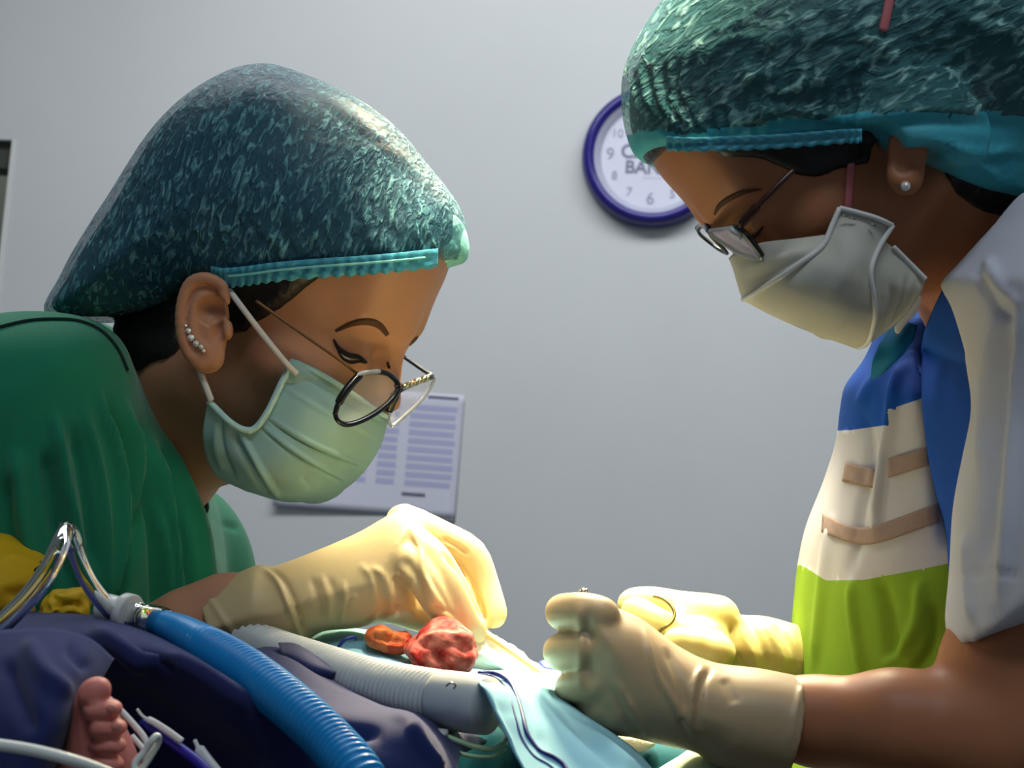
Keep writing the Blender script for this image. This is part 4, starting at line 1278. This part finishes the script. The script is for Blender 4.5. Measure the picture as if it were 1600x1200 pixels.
put('side_panel', PV, grid_faces(60, 14), 'shirt_blue', shirt, solid=.0012)

# ------------------------------------------------------------------ glove on the near hand
GR = .715
g1P = Puff([(1330, 1068), (1264, 1060), (1190, 1046), (1116, 1036), (1060, 1010), (1000, 966), (950, 946), (912, 934), (904, 960), (902, 1010), (906, 1060), (916, 1100), (934, 1140), (985, 1150), (1040, 1163), (1086, 1174), (1110, 1192), (1170, 1206), (1228, 1220), (1330, 1230)], GR, .027, .024)
R1 = fin([(940, 962, .704, .0085), (908, 956, .708, .0082), (882, 956, .720, .0080), (884, 958, .738, .0080), (915, 964, .752, .007)])
R2 = fin([(940, 1016, .702, .0085), (906, 1016, .706, .0084), (880, 1018, .718, .0084), (882, 1020, .738, .0082), (915, 1026, .752, .007)])
R3 = fin([(940, 1064, .702, .0085), (912, 1068, .706, .0080), (893, 1074, .718, .0072), (896, 1078, .738, .0070), (925, 1080, .752, .007)])
R4 = fin([(950, 1104, .704, .0085), (930, 1112, .710, .0076), (918, 1116, .722, .0064), (926, 1120, .738, .006)])
def gloveR(P):
    f = g1P(P)
    for c in (R1, R2, R3, R4):
        f = smin(f, chain(P, c, .002), .0016)
    px, py = P[:, 0] / .70 * FPX + 800, 600 - P[:, 1] / .70 * FPX
    return smax(f, ((px - 1264) * .975 + (py - 1060) * .22) * .70 / FPX, .0010)
LV, LF = sdf_mesh(gloveR, *bounds([K(850, 1230, .77), K(1280, 910, .66), K(850, 910, .66), K(1280, 1230, .77)], .008), .0014, relax=1)
LV = crease(LV, LF, [([(1005, 975), (1024, 1050), (1060, 1110), (1082, 1172)], 4.5, 1.8), ([(960, 1060), (990, 1110), (1020, 1160)], 4, 1.6), ([(948, 1066), (976, 1116), (1002, 1156)], 5, -1.2),
                     ([(1100, 1036), (1084, 1070), (1078, 1120), (1084, 1165)], 4, 1.8), ([(1112, 1040), (1096, 1080), (1090, 1140)], 4, -1.8), ([(1040, 1010), (1060, 1060), (1076, 1120)], 7, -1.5),
                     ([(905, 940), (908, 1000), (906, 1080)], 7, 1.4), ([(918, 950), (922, 1020), (920, 1090)], 8, -1.4), ([(1256, 1064), (1244, 1110), (1232, 1170)], 3.5, 1.2), ([(1060, 1120), (1082, 1160)], 5, -2.0), ([(1130, 1060), (1150, 1100)], 8, -1.0)])
put('glove', LV, LF, 'latex_shaded', person_r)

# ------------------------------------------------------------------ glove on the far hand, palm up, holding a needle holder
GF = .865
g2P = Puff([(1040, 944), (1070, 938), (1110, 942), (1150, 960), (1200, 964), (1262, 980), (1320, 985), (1340, 1030), (1320, 1068), (1200, 1066), (1140, 1056), (1100, 1040), (1070, 1010), (1046, 980)], GF, .022, .022)
T1 = fin([(1120, 966, .860, .013), (1062, 954, .866, .0105), (1020, 944, .868, .0092), (994, 943, .868, .0082), (986, 945, .868, .0072)])
T2 = fin([(1110, 1000, .850, .011), (1060, 992, .846, .0092), (1022, 974, .846, .0088), (992, 954, .850, .0078)])
T3 = [fin([(1120, 1020, .84, .009), (x + 14, y + 4, .830, .0078), (x, y, .828, .0070), (x + 10, y + 10, .842, .0066)]) for x, y in ((1058, 1004), (1084, 1008), (1108, 1016))]
def gloveF(P):
    f = g2P(P)
    f = smax(f, -ell(P, K(1066, 984, .838), (.022, .008, .016)), .004)
    for c in [T1, T2] + T3:
        f = smin(f, chain(P, c, .002), .003)
    return f
LV, LF = sdf_mesh(gloveF, *bounds([K(965, 1080, .91), K(1290, 920, .80), K(965, 920, .80), K(1290, 1080, .91)], .008), .0014, relax=1)
LV = crease(LV, LF, [([(1150, 960), (1165, 1000), (1190, 1050)], 5, 1.8), ([(1164, 960), (1186, 1000), (1206, 1050)], 5, -1.8), ([(1190, 966), (1215, 1010), (1230, 1050)], 5, 1.5), ([(1210, 970), (1236, 1010), (1246, 1050)], 5, -1.5), ([(1140, 975), (1150, 1010), (1172, 1055)], 4, -1.6)])
put('glove', LV, LF, 'latex_lit', person_r)

# ================================================================== the table and what lies on it
mat('drape_navy', (34, 44, 92), rough=0.85, spec=0.2, noise=0.2, nscale=10, bump=0.12, bscale=700, bdist=.0006, sheen=.15)
mat('drape_black', (16, 20, 34), rough=0.9, spec=0.15, bump=0.1, bscale=700, bdist=.0006)
mat('drape_sky', (146, 200, 218), rough=0.85, spec=0.2, noise=0.12, nscale=18, bump=0.12, bscale=500, bdist=.0006)
mat('drape_teal', (14, 80, 90), rough=0.85, spec=0.2, bump=0.12, bscale=500, bdist=.0006)
mat('cloth_mint', (196, 220, 204), rough=0.85, spec=0.2, bump=0.12, bscale=500, bdist=.0006)
mat('cloth_yellow', (214, 172, 22), rough=0.6, spec=0.35, noise=0.15, nscale=14, bump=0.1, bscale=300, bdist=.0006)
mat('hose_blue', (14, 138, 206), rough=0.38, spec=0.45, noise=0.1, nscale=20)
mat('hose_white', (206, 210, 208), rough=0.4, spec=0.45, alpha=0.9, noise=0.1, nscale=20)
mat('plastic_white', (214, 216, 212), rough=0.35, spec=0.5)
mat('plastic_clear', (236, 240, 238), rough=0.03, spec=0.8, trans=1.0, ior=1.22)
mat('cord_navy', (22, 44, 120), rough=0.5, spec=0.4)
mat('tube_white', (220, 226, 220), rough=0.35, spec=0.5)
mat('tube_green', (190, 224, 176), rough=0.35, spec=0.5)
mat('probe_blue', (34, 30, 150), rough=0.35, spec=0.5)
mat('table_pad', (28, 30, 34), rough=0.6)
mat('table_metal', (150, 154, 158), rough=0.35, metal=0.9)
mat('gauze_white', (244, 240, 222), rough=0.95, spec=0.1, noise=0.15, nscale=120, bump=0.5, bscale=260, bdist=.002)
mat('gauze_blood', (206, 122, 110), rough=0.75, spec=0.25, noise=0.95, nscale=120, rgb2=(140, 10, 8), bump=0.5, bscale=160, bdist=.003, detail=3)
mat('gauze_orange', (206, 120, 66), rough=0.6, spec=0.4, noise=0.95, nscale=90, rgb2=(160, 40, 14), bump=0.4, bscale=160, bdist=.003, detail=3)
mat('wound', (190, 36, 16), rough=0.25, spec=0.6, noise=0.5, nscale=200)

# operating table under the drapes
tb = thing('operating_table', K(560, 1900, .78), 'padded operating table under the navy and light blue drapes', 'table')
def wbx(c, s):
    V = np.array([[c[0] + sx * s[0] / 2, c[1] + sy * s[1] / 2, c[2] + sz * s[2] / 2] for sx in (-1, 1) for sy in (-1, 1) for sz in (-1, 1)])
    return V, [[0, 1, 3, 2], [4, 6, 7, 5], [0, 4, 5, 1], [2, 3, 7, 6], [0, 2, 6, 4], [1, 5, 7, 3]]
tz = to_world(K(500, 1330, .66))[2]
fix_normals(put('mattress', *wbx((-.04, .72, tz - .04), (.62, .30, .08)), 'table_pad', tb, world_space=True, bevel=.015, smooth=False))
fix_normals(put('table_frame', *wbx((-.04, .72, tz - .10), (.58, .27, .04)), 'table_metal', tb, world_space=True, bevel=.006, smooth=False))
fix_normals(put('pedestal', *wbx((-.04, .72, (tz - .12) / 2 + .02), (.26, .22, tz - .16)), 'table_metal', tb, world_space=True, bevel=.01, smooth=False))
fix_normals(put('base', *wbx((-.04, .72, .04), (.7, .34, .08)), 'table_metal', tb, world_space=True, bevel=.01, smooth=False))

# navy drape over the patient
dn = thing('surgical_drape', K(300, 1240, .62), 'dark navy cloth drape bunched over the patient in the foreground', 'drape')
nv = loft([
    [(-90, 965, .76), (40, 958, .76), (120, 960, .75), (200, 975, .75), (280, 1000, .75), (360, 1020, .75), (450, 1012, .76), (520, 1052, .75), (600, 1096, .72), (680, 1118, .70), (760, 1160, .70)],
    [(-90, 975, .70), (40, 966, .70), (130, 968, .69), (215, 986, .68), (300, 1022, .67), (380, 1062, .66), (450, 1048, .69), (510, 1070, .70), (590, 1108, .68), (650, 1122, .665), (720, 1180, .66)],
    [(-90, 1000, .66), (40, 992, .65), (130, 994, .64), (215, 1008, .63), (290, 1034, .625), (370, 1082, .62), (440, 1100, .63), (520, 1110, .64), (600, 1124, .64), (655, 1140, .635), (712, 1215, .63)],
    [(-90, 1060, .64), (40, 1040, .64), (130, 1040, .635), (210, 1050, .635), (290, 1085, .63), (370, 1130, .62), (430, 1150, .62), (500, 1160, .62), (580, 1175, .62), (640, 1190, .62), (700, 1270, .61)],
    [(-90, 1150, .66), (40, 1120, .665), (130, 1110, .67), (210, 1120, .67), (290, 1150, .66), (370, 1190, .64), (430, 1215, .62), (500, 1225, .61), (580, 1235, .61), (640, 1250, .61), (700, 1320, .60)],
    [(-90, 1260, .66), (40, 1240, .67), (130, 1230, .68), (210, 1235, .68), (290, 1255, .66), (370, 1285, .64), (430, 1300, .62), (500, 1310, .61), (580, 1320, .61), (640, 1330, .60), (700, 1390, .60)]], 60, 120)
NVv = crease(nv[0], nv[1], [([(130, 975), (190, 1010), (240, 1045)], 12, 5), ([(170, 985), (230, 1015), (280, 1050)], 10, -5), ([(430, 1096), (520, 1090), (600, 1112), (650, 1128)], 8, 4), ([(440, 1130), (520, 1140), (600, 1150)], 12, -5), ([(640, 1130), (660, 1170), (690, 1210)], 7, 5), ([(250, 1020), (330, 1060), (400, 1110)], 8, 3.5)])
put('sheet', NVv, nv[1], 'drape_navy', dn, solid=.0018)
fl = loft([
    [(-90, 1000, .605), (20, 985, .600), (90, 985, .600), (140, 1000, .605), (176, 1030, .615)],
    [(-90, 1050, .585), (20, 1040, .575), (84, 1034, .572), (128, 1040, .580), (156, 1062, .598)],
    [(-90, 1100, .570), (14, 1096, .560), (70, 1086, .556), (110, 1080, .566), (136, 1086, .588)],
    [(-90, 1150, .560), (10, 1146, .550), (60, 1138, .546), (98, 1128, .556), (118, 1130, .580)],
    [(-90, 1200, .555), (6, 1196, .545), (44, 1190, .542), (80, 1180, .552), (98, 1172, .576)],
    [(-90, 1260, .550), (0, 1256, .542), (30, 1250, .540), (60, 1240, .550), (78, 1226, .574)]], 40, 50)
FLv = crease(fl[0], fl[1], [([(40, 1000), (70, 1050), (110, 1090)], 12, 3), ([(10, 1030), (30, 1090), (60, 1150)], 14, -3), ([(100, 1010), (140, 1050)], 9, -3)])
put('front_flap', FLv, fl[1], 'drape_navy', dn, solid=.0016)
cr = loft([[(436, 1008, .745), (462, 1010, .735), (500, 1034, .725), (522, 1054, .722)], [(440, 1022, .73), (464, 1030, .72), (492, 1044, .715), (521, 1055, .718)], [(446, 1042, .725), (466, 1056, .715), (486, 1066, .712), (500, 1070, .72)]], 16, 18)
put('fold_corner', *cr, 'drape_navy', dn, solid=.003)

# bare foot of the patient
pt = thing('person', K(155, 1260, .58), "patient's small bare foot poking out of the navy drape", 'person')
footP = Puff([(118, 1082), (138, 1066), (158, 1074), (172, 1100), (188, 1128), (202, 1160), (206, 1200), (200, 1260), (150, 1300), (112, 1270), (102, 1215), (103, 1160), (110, 1115)], .575, .017, .015)
TOES = [((147, 1082), (.0066, .0054, .0060), 35), ((160, 1109), (.0074, .0041, .0064), 6), ((168, 1137), (.0072, .0038, .0062), 2), ((168, 1164), (.0070, .0037, .0060), 0), ((165, 1193), (.0068, .0039, .0058), -4)]
def foot(P):
    f = footP(P)
    f = smin(f, cone(P, K(150, 1230, .58), K(120, 1420, .60), .016, .020), .01)
    for i, ((x, y), r, a) in enumerate(TOES):
        M = rot('Z', a).T
        f = smin(f, ell(P, K(x, y, .5605), r, M), .0009 if i else .003)
        if i in (1, 2):
            f = smin(f, ell(P, K(x - 10, y, .5575), (.0044, .0041, .0046)), .0012)
    return f
FV_, FF_ = sdf_mesh(foot, *bounds([K(90, 1300, .61), K(215, 1050, .54), K(60, 1430, .61)], .03), .00095, relax=1)
FV_ = crease(FV_, FF_, [([(146, 1122), (160, 1126), (184, 1120)], 3, -1.0), ([(150, 1151), (166, 1152), (186, 1149)], 2.6, -1.1), ([(148, 1178), (164, 1179), (182, 1177)], 2.6, -1.1), ([(126, 1098), (140, 1104), (150, 1098)], 3, -.8)])
put('body', FV_, FF_, 'skin_foot', pt)
for (x, y), r, a in TOES[1:3]:
    V, F = sdf_mesh(lambda P: ell(P, K(x + 14, y - 2, .5552), (.0022, .0016, .0009)), *bounds([K(x + 14, y - 2, .5552)], .004), .0004)
    put('toenail', V, F, mat('nail', (212, 140, 128), rough=.55, spec=.3) if 'nail' not in MAT else 'nail', pt)

# ------------------------------------------------------------------ breathing hoses
def hose(P, R, pitch, depth, seg=28, per=6, start=0.0, end=1.0):
    """corrugated tube; P points, R radius per point; ribs between the start and end fractions"""
    L = np.linalg.norm(np.diff(P, axis=0), axis=1).sum()
    n = int(L / pitch) * per
    Q = even(np.hstack([P, R[:, None]]), n)
    s = np.linspace(0, 1, n)
    w = np.clip((s - start) * 12, 0, 1) * np.clip((end - s) * 12, 0, 1)
    r = Q[:, 3] + depth * w * np.sin(2 * np.pi * np.arange(n) / per)
    return sweep(Q[:, :3], r, seg)
bh = thing('breathing_hose', K(420, 1100, .62), 'bright blue corrugated breathing hose running across the navy drape', 'hose')
bp = spline(pix([(243, 972, .690, .0056), (262, 978, .685, .0066), (290, 992, .675, .0080), (330, 1016, .660, .0092), (380, 1046, .640, .0094), (430, 1082, .620, .0092), (480, 1124, .600, .0090), (525, 1168, .585, .0090), (562, 1214, .57, .0090), (600, 1290, .56, .0090)]), 120)
put('corrugated_tube', *hose(bp[:, :3], bp[:, 3], .0029, .00060, start=.18, end=1.2), 'hose_blue', bh)
cfp = spline(pix([(224, 966, .694, .0058), (246, 972, .690, .0064), (256, 976, .688, .0064)]), 12)
put('clear_cuff', *sweep(cfp[:, :3], cfp[:, 3] + .0006, 24), 'plastic_clear', bh, solid=.0008)

wh = thing('breathing_hose', K(600, 1110, .72), 'pale white corrugated breathing hose beside the light blue drape', 'hose')
wp = spline(pix([(300, 955, .800, .0085), (350, 982, .790, .0092), (420, 1014, .770, .0105), (500, 1044, .745, .0115), (580, 1070, .720, .0120), (660, 1088, .695, .0124), (730, 1098, .675, .0124), (762, 1103, .668, .0120)]), 120)
put('corrugated_tube', *hose(wp[:110, :3], wp[:110, 3], .0031, .00075, start=.04, end=.95, seg=32), 'hose_white', wh)
cf = wp[92:]
put('smooth_cuff', *sweep(cf[:, :3], cf[:, 3] + .0006, 32), 'hose_white', wh)
put('hanging_seam', *loft([[(620, 1122, .672), (660, 1136, .668), (700, 1140, .668)], [(640, 1128, .668), (672, 1146, .664), (700, 1146, .666)], [(668, 1136, .667), (684, 1168, .664), (696, 1150, .666)]], 10, 10), 'hose_white', wh, solid=.0006)
el = sweep(spline(pix([(697, 1072, .658), (704, 1067, .6565), (712, 1070, .6575), (709, 1076, .658)]), 16), .0004, 6)
put('moulded_mark', *el, 'table_metal', wh)

# white connector and the clear breathing tube
cn = thing('tube_connector', K(200, 985, .70), 'white plastic connector ring joining the clear tube and the blue hose', 'connector')
ax0, ax1 = K(168, 950, .705), K(232, 966, .694)
axd = (ax1 - ax0) / np.linalg.norm(ax1 - ax0)
def cyl(c, h, r, m, name, parent, seg=28, r2=None):
    P = np.array([c - axd * h / 2, c - axd * h / 2 * .98, c - axd * h * .42, c + axd * h * .42, c + axd * h / 2 * .98, c + axd * h / 2])
    rr = np.array([r * .9, r * .97, r, r2 or r, (r2 or r) * .97, (r2 or r) * .9])
    return put(name, *sweep(P, rr, seg), m, parent)
cyl(K(177, 954, .703), .0120, .0070, 'plastic_white', 'socket', cn)
cyl(K(199, 958, .699), .0048, .0090, 'plastic_white', 'collar_ring', cn)
cyl(K(218, 964, .696), .0090, .0062, 'plastic_clear', 'clear_sleeve', cn)
for k in range(3):
    cyl(K(216 + 7 * k, 964 + 2 * k, .696), .0008, .0067, 'plastic_clear', 'clear_ridge', cn)
ct = thing('clear_tube', K(90, 980, .66), 'thick transparent plastic tube arching up over the yellow cloth', 'tube')
cp = spline(pix([(-60, 1030, .60, .0042), (0, 978, .61, .0042), (44, 934, .62, .0042), (76, 890, .63, .0041), (92, 856, .64, .0040), (100, 834, .65, .0036), (106, 830, .655, .0034), (112, 842, .66, .0034), (122, 874, .67, .0036), (140, 912, .68, .0038), (164, 944, .692, .0040), (180, 960, .70, .0040)]), 90)
put('tube_wall', *sweep(cp[:, :3], cp[:, 3], 20), 'plastic_clear', ct)
put('bend_cap', *sweep(cp[44:60, :3], cp[44:60, 3] * 1.12, 18), 'plastic_clear', ct, solid=.0006)

# yellow cloths at the left edge
def lump(name, poly, d, H, R, h, m, label, cat, strokes, noise=0.0, seed=1, parent=None):
    p = Puff(poly, d, H, R)
    P_ = np.array(poly, float)
    lo, hi = P_.min(0), P_.max(0)
    V, F = sdf_mesh(p, *bounds([K(lo[0], lo[1], d - H), K(hi[0], hi[1], d + H), K(lo[0], hi[1], d + H), K(hi[0], lo[1], d + H)], .006), h, relax=1)
    if noise:
        r_ = np.random.RandomState(seed)
        N = normals(V, F)
        g = np.zeros(len(V))
        for k in range(14):
            w = r_.randn(3) * (90 + 40 * k)
            g += np.sin(V @ w + r_.rand() * 6.28) / (1 + k * .35)
        V = V + N * (g * noise)[:, None]
    V = crease(V, F, strokes)
    o = put(name, V, F, m, parent)
    if parent is None:
        tag(o, label, cat)
    return o
lump('yellow_cushion', [(-90, 826), (-10, 830), (36, 848), (66, 868), (84, 892), (80, 930), (62, 966), (-90, 990)], .80, .05, .03, .0022, 'cloth_yellow', 'smooth mustard yellow cushion at the left edge beside green scrubs', 'cushion', [([(0, 870), (40, 876), (74, 892)], 8, 2), ([(0, 925), (40, 930), (70, 940)], 9, -2)])
lump('yellow_cloth', [(74, 930), (92, 918), (118, 916), (136, 928), (140, 950), (132, 972), (90, 978), (64, 972)], .74, .018, .014, .0012, 'cloth_yellow', 'small crumpled yellow cloth knot beside the white connector', 'cloth', [([(84, 930), (104, 936), (130, 926)], 4, 2), ([(80, 948), (104, 944), (134, 946)], 4, -2.2), ([(90, 962), (110, 952), (130, 962)], 4, 2)], .0009, 3)

# ------------------------------------------------------------------ light blue drape and the cloths of the field
ds = thing('surgical_drape', K(760, 1260, .72), 'light sky blue drape spread over the operating field between the surgeons', 'drape')
d2 = loft([[(420, 1010, .815), (470, 1000, .815), (510, 986, .815), (560, 984, .815), (640, 1000, .815), (740, 1030, .82), (860, 1048, .83), (930, 1060, .83)],
           [(430, 1036, .790), (480, 1024, .785), (530, 1014, .780), (580, 1014, .780), (650, 1034, .780), (750, 1048, .785), (870, 1070, .80), (940, 1090, .80)],
           [(440, 1070, .765), (490, 1058, .760), (550, 1050, .755), (600, 1056, .755), (660, 1064, .755), (760, 1076, .755), (880, 1100, .775), (950, 1120, .78)],
           [(450, 1160, .750), (500, 1150, .745), (560, 1150, .740), (610, 1150, .740), (670, 1160, .74), (770, 1170, .74), (890, 1190, .76), (960, 1200, .77)]], 40, 70)
put('rear_sheet', crease(d2[0], d2[1], [([(480, 1010), (560, 1004), (640, 1020)], 7, 1.5), ([(620, 1040), (680, 1044), (740, 1050)], 6, 2.0)]), d2[1], 'drape_sky', ds, solid=.0012)
d1 = loft([[(742, 1050, .715), (750, 1074, .655), (770, 1120, .640), (800, 1170, .628), (850, 1260, .60)],
           [(776, 1050, .735), (796, 1074, .675), (824, 1120, .652), (860, 1170, .638), (920, 1260, .61)],
           [(820, 1050, .760), (846, 1082, .710), (884, 1126, .676), (930, 1172, .654), (990, 1260, .62)],
           [(858, 1058, .785), (884, 1088, .742), (928, 1128, .702), (978, 1172, .674), (1040, 1260, .64)],
           [(872, 1070, .80), (900, 1098, .768), (946, 1138, .730), (1000, 1182, .70), (1064, 1262, .67)]], 90, 90)
D1V = crease(d1[0], d1[1], [([(862, 1082), (900, 1120), (960, 1176), (1000, 1210)], 8, 3.0), ([(870, 1110), (930, 1170), (970, 1210)], 8, -2.6), ([(748, 1060), (772, 1120), (800, 1180)], 6, 2.5), ([(800, 1056), (826, 1110), (850, 1180)], 9, -1.5)])
D1Q = project(D1V)
put('front_sheet', D1V, d1[1], 'drape_sky', ds, solid=.0014)
d3 = loft([[(640, 1100, .76), (720, 1096, .76), (800, 1104, .76)], [(640, 1150, .74), (720, 1150, .735), (810, 1150, .73)], [(640, 1250, .73), (720, 1250, .72), (840, 1250, .71)]], 16, 16)
put('under_sheet', *d3, 'drape_teal', ds, solid=.0012)

o = put('cloth_sheet', *loft([[(900, 1150, .80), (990, 1140, .79), (1110, 1150, .78), (1220, 1180, .77)], [(940, 1180, .77), (1010, 1170, .76), (1110, 1180, .75), (1220, 1210, .74)], [(980, 1240, .75), (1040, 1240, .74), (1120, 1240, .73), (1220, 1250, .72)]], 20, 24), 'drape_teal', solid=.0012)
tag(o, 'dark teal cloth sheet under the near hand of the right surgeon', 'cloth')
o = put('mint_towel', *loft([[(1030, 1204, .735), (1060, 1186, .735), (1088, 1172, .735), (1140, 1184, .73), (1190, 1200, .725)], [(1010, 1220, .72), (1050, 1212, .715), (1094, 1204, .71), (1150, 1214, .71), (1200, 1226, .705)], [(990, 1270, .71), (1050, 1270, .70), (1100, 1270, .70), (1160, 1270, .70), (1210, 1270, .70)]], 16, 24), 'cloth_mint', solid=.002)
tag(o, 'pale mint folded towel at the bottom edge below the cuff', 'towel')
lump('gauze_pad', [(950, 1146), (972, 1142), (1000, 1150), (1022, 1160), (1010, 1170), (986, 1178), (966, 1166)], .755, .006, .006, .0009, 'gauze_white', 'bright white gauze pad under the near wrist of the right surgeon', 'gauze', [], .0004, 4)
lump('gauze_strip', [(902, 1090), (912, 1088), (916, 1106), (930, 1126), (926, 1136), (912, 1126), (904, 1110)], .735, .003, .003, .0006, 'gauze_white', 'narrow white gauze strip hanging beside the curled fingers', 'gauze', [], .0002, 5)
lump('gauze_swab', [(690, 1012), (724, 988), (756, 984), (790, 1004), (826, 1030), (848, 1048), (846, 1058), (770, 1056), (700, 1052)], .80, .016, .012, .0012, 'gauze_white', 'large bright white gauze swab heaped behind the bloody swab', 'gauze', [([(720, 1000), (750, 1020), (800, 1046)], 5, 1.5), ([(750, 996), (790, 1024)], 5, -1.5)], .0008, 6)
lump('bloody_swab', [(640, 996), (668, 980), (690, 974), (712, 978), (732, 992), (744, 1016), (738, 1040), (710, 1052), (672, 1050), (644, 1036), (630, 1016)], .765, .015, .011, .0010, 'gauze_blood', 'crumpled blood soaked gauze swab lying on the light blue drape', 'gauze', [([(648, 1000), (676, 1020), (700, 1050)], 6, -2.6), ([(660, 996), (700, 992), (736, 1000)], 5, 2.2), ([(680, 1010), (712, 1010), (736, 1020)], 5, -1.8), ([(700, 976), (726, 990), (742, 1010)], 5, 2.0), ([(644, 1016), (660, 1040)], 4, 1.6)], .0010, 7)
lump('stained_swab', [(570, 992), (580, 982), (600, 980), (616, 988), (640, 990), (648, 1004), (640, 1018), (606, 1024), (584, 1012), (576, 1004)], .775, .010, .008, .0010, 'gauze_orange', 'orange-red stained gauze swab left of the bloody swab', 'gauze', [([(578, 996), (600, 1000), (640, 1004)], 5, -1.6), ([(580, 986), (604, 988), (630, 996)], 4, 1.5)], .0007, 8)
lump('tissue_edge', [(870, 1066), (882, 1070), (900, 1086), (910, 1098), (904, 1108), (888, 1096), (872, 1082)], .765, .004, .004, .0007, 'wound', 'small patch of red tissue between the two gloved hands', 'wound', [], .0003, 9)
lump('blue_towel', [(838, 1040), (850, 1032), (876, 1034), (886, 1046), (880, 1064), (850, 1062)], .86, .01, .008, .0014, 'cord_navy', 'small dark blue towel end behind the forceps tip', 'towel', [], .0004, 10)

# ------------------------------------------------------------------ cords and thin tubes
def cord(name, rows, r, m, label, cat, seg=10, n=80):
    P = even(spline(pix(rows), n), n)
    o = put(name, *sweep(P, r, seg), m)
    return tag(o, label, cat)
def lay(pts, off):
    out = []
    for x, y in spline(np.array(pts, float), 60):
        w = on_cloth(x, y, off, D1Q)
        out.append((x, y, -w[2]))
    return out
cord('suction_tube', lay([(748, 1052), (772, 1052), (794, 1064), (806, 1086), (816, 1118), (824, 1148), (842, 1172), (866, 1184), (884, 1200), (900, 1236)], .0019), .0011, 'cord_navy', 'dark blue tube trailing down the front of the light blue drape', 'tube')
cord('pressure_tube', lay([(750, 1054), (768, 1056), (786, 1068), (796, 1090), (806, 1122), (815, 1152), (833, 1180), (856, 1194), (868, 1206), (880, 1236)], .0014), .0005, 'cord_navy', 'very thin dark blue tube lying alongside the thicker blue tube', 'tube')
cord('cord_tie', [(522, 1026, .768), (530, 1010, .766), (540, 999, .766), (552, 996, .768), (556, 999, .770)], .0010, 'cord_navy', 'short dark blue tie on the drape under the left glove', 'cord')
cord('sample_tube', [(640, 1124, .690), (662, 1140, .676), (700, 1152, .668), (740, 1166, .664), (770, 1170, .664), (788, 1160, .668), (792, 1146, .676), (780, 1130, .69)], .0013, 'tube_green', 'thin pale green tube looping under the white hose', 'tube')
cord('sample_tube', [(690, 1166, .664), (730, 1180, .66), (770, 1182, .66), (790, 1170, .665)], .0009, 'tube_green', 'very thin pale line under the green tube loop', 'tube')
cord('drape_tape', [(-60, 1158, .50), (0, 1164, .50), (50, 1172, .50), (100, 1184, .50), (150, 1200, .505), (200, 1222, .51)], .0019, 'tube_white', 'white tape cord along the lower left edge', 'cord')
cord('drip_tube', [(170, 1092, .600), (190, 1112, .598), (212, 1136, .596), (226, 1154, .594), (232, 1172, .592)], .0013, 'plastic_white', 'thin white tube running from behind the toes', 'tube')
cord('drip_tube', [(250, 1260, .55), (222, 1220, .552), (210, 1196, .554), (226, 1174, .556), (238, 1156, .556), (246, 1150, .558), (246, 1162, .560), (232, 1186, .558), (214, 1214, .556), (200, 1250, .55)], .0013, 'tube_white', 'white looped drip tube beside the bare foot', 'tube')
cord('drip_tube', [(206, 1150, .592), (220, 1166, .590), (228, 1178, .588), (206, 1196, .586), (190, 1216, .584)], .0011, 'plastic_white', 'short white tube crossing behind the loop', 'tube')
pb = thing('sensor_probe', K(300, 1200, .60), 'dark blue sensor lead with a white label strip next to the foot', 'probe')
put('lead', *sweep(even(spline(pix([(222, 1128, .606), (246, 1144, .602), (276, 1166, .596), (310, 1192, .590), (340, 1222, .585)]), 40), 40), [.0016] * 4 + [.0022] * 36, 10), 'probe_blue', pb)
put('label_strip', *sweep(even(spline(pix([(214, 1108, .606), (224, 1120, .604), (240, 1128, .600), (262, 1142, .596), (284, 1158, .592)]), 30), 30), [.0006] * 8 + [.0013] * 22, 8, flat=.5), 'plastic_white', pb)
put('clip', *sweep(even(spline(pix([(304, 1156, .60), (312, 1172, .598), (330, 1196, .595), (350, 1220, .59)]), 16), 16), [.0008] * 3 + [.0022] * 13, 10, flat=.4), 'plastic_white', pb)

# ------------------------------------------------------------------ instruments
fo = thing('surgical_forceps', K(880, 1074, .79), 'steel forceps held like a pencil by the left surgeon', 'forceps')
for k, (dy, dd) in enumerate(((0, 0), (5, .004))):
    P = even(spline(pix([(690, 930 + dy, .800 + dd), (742, 976 + dy, .793 + dd), (800, 1020 + dy, .788 + dd), (850, 1056 + dy * .6, .786 + dd * .6), (880, 1076 + dy * .1, .785)]), 30), 30)
    put('tine', *sweep(P, np.linspace(.0026, .0010, 30), 10, flat=.55), 'steel_gold', fo)
sc_ = thing('needle_driver', K(905, 1090, .745), 'small steel instrument tip sticking up from the near fist', 'instrument')
P = even(spline(pix([(912, 921, .735), (910, 935, .737), (906, 1000, .745), (900, 1085, .752)]), 24), 24)
put('shaft', *sweep(P, np.linspace(.0016, .0012, 24), 10), 'steel', sc_)
put('tip_jaw', *sweep(pix([(906, 922, .735), (911, 930, .736), (917, 921, .7345)]), [.0009, .0014, .0009], 8), 'steel', sc_)
nh = thing('needle_holder', K(1030, 990, .85), 'gold-toned needle holder ring looped over the far thumb', 'instrument')
P = even(spline(pix([(1022, 932, .852), (1036, 936, .846), (1048, 946, .842), (1054, 960, .838), (1048, 974, .834), (1036, 982, .833), (1026, 990, .834)]), 40), 40)
put('finger_ring', *sweep(P, .0010, 8), 'steel_dark', nh)
P = even(spline(pix([(1026, 990, .834), (1010, 1002, .832), (980, 1030, .825)]), 12), 12)
put('shank', *sweep(P, .0014, 8), 'steel_gold', nh)
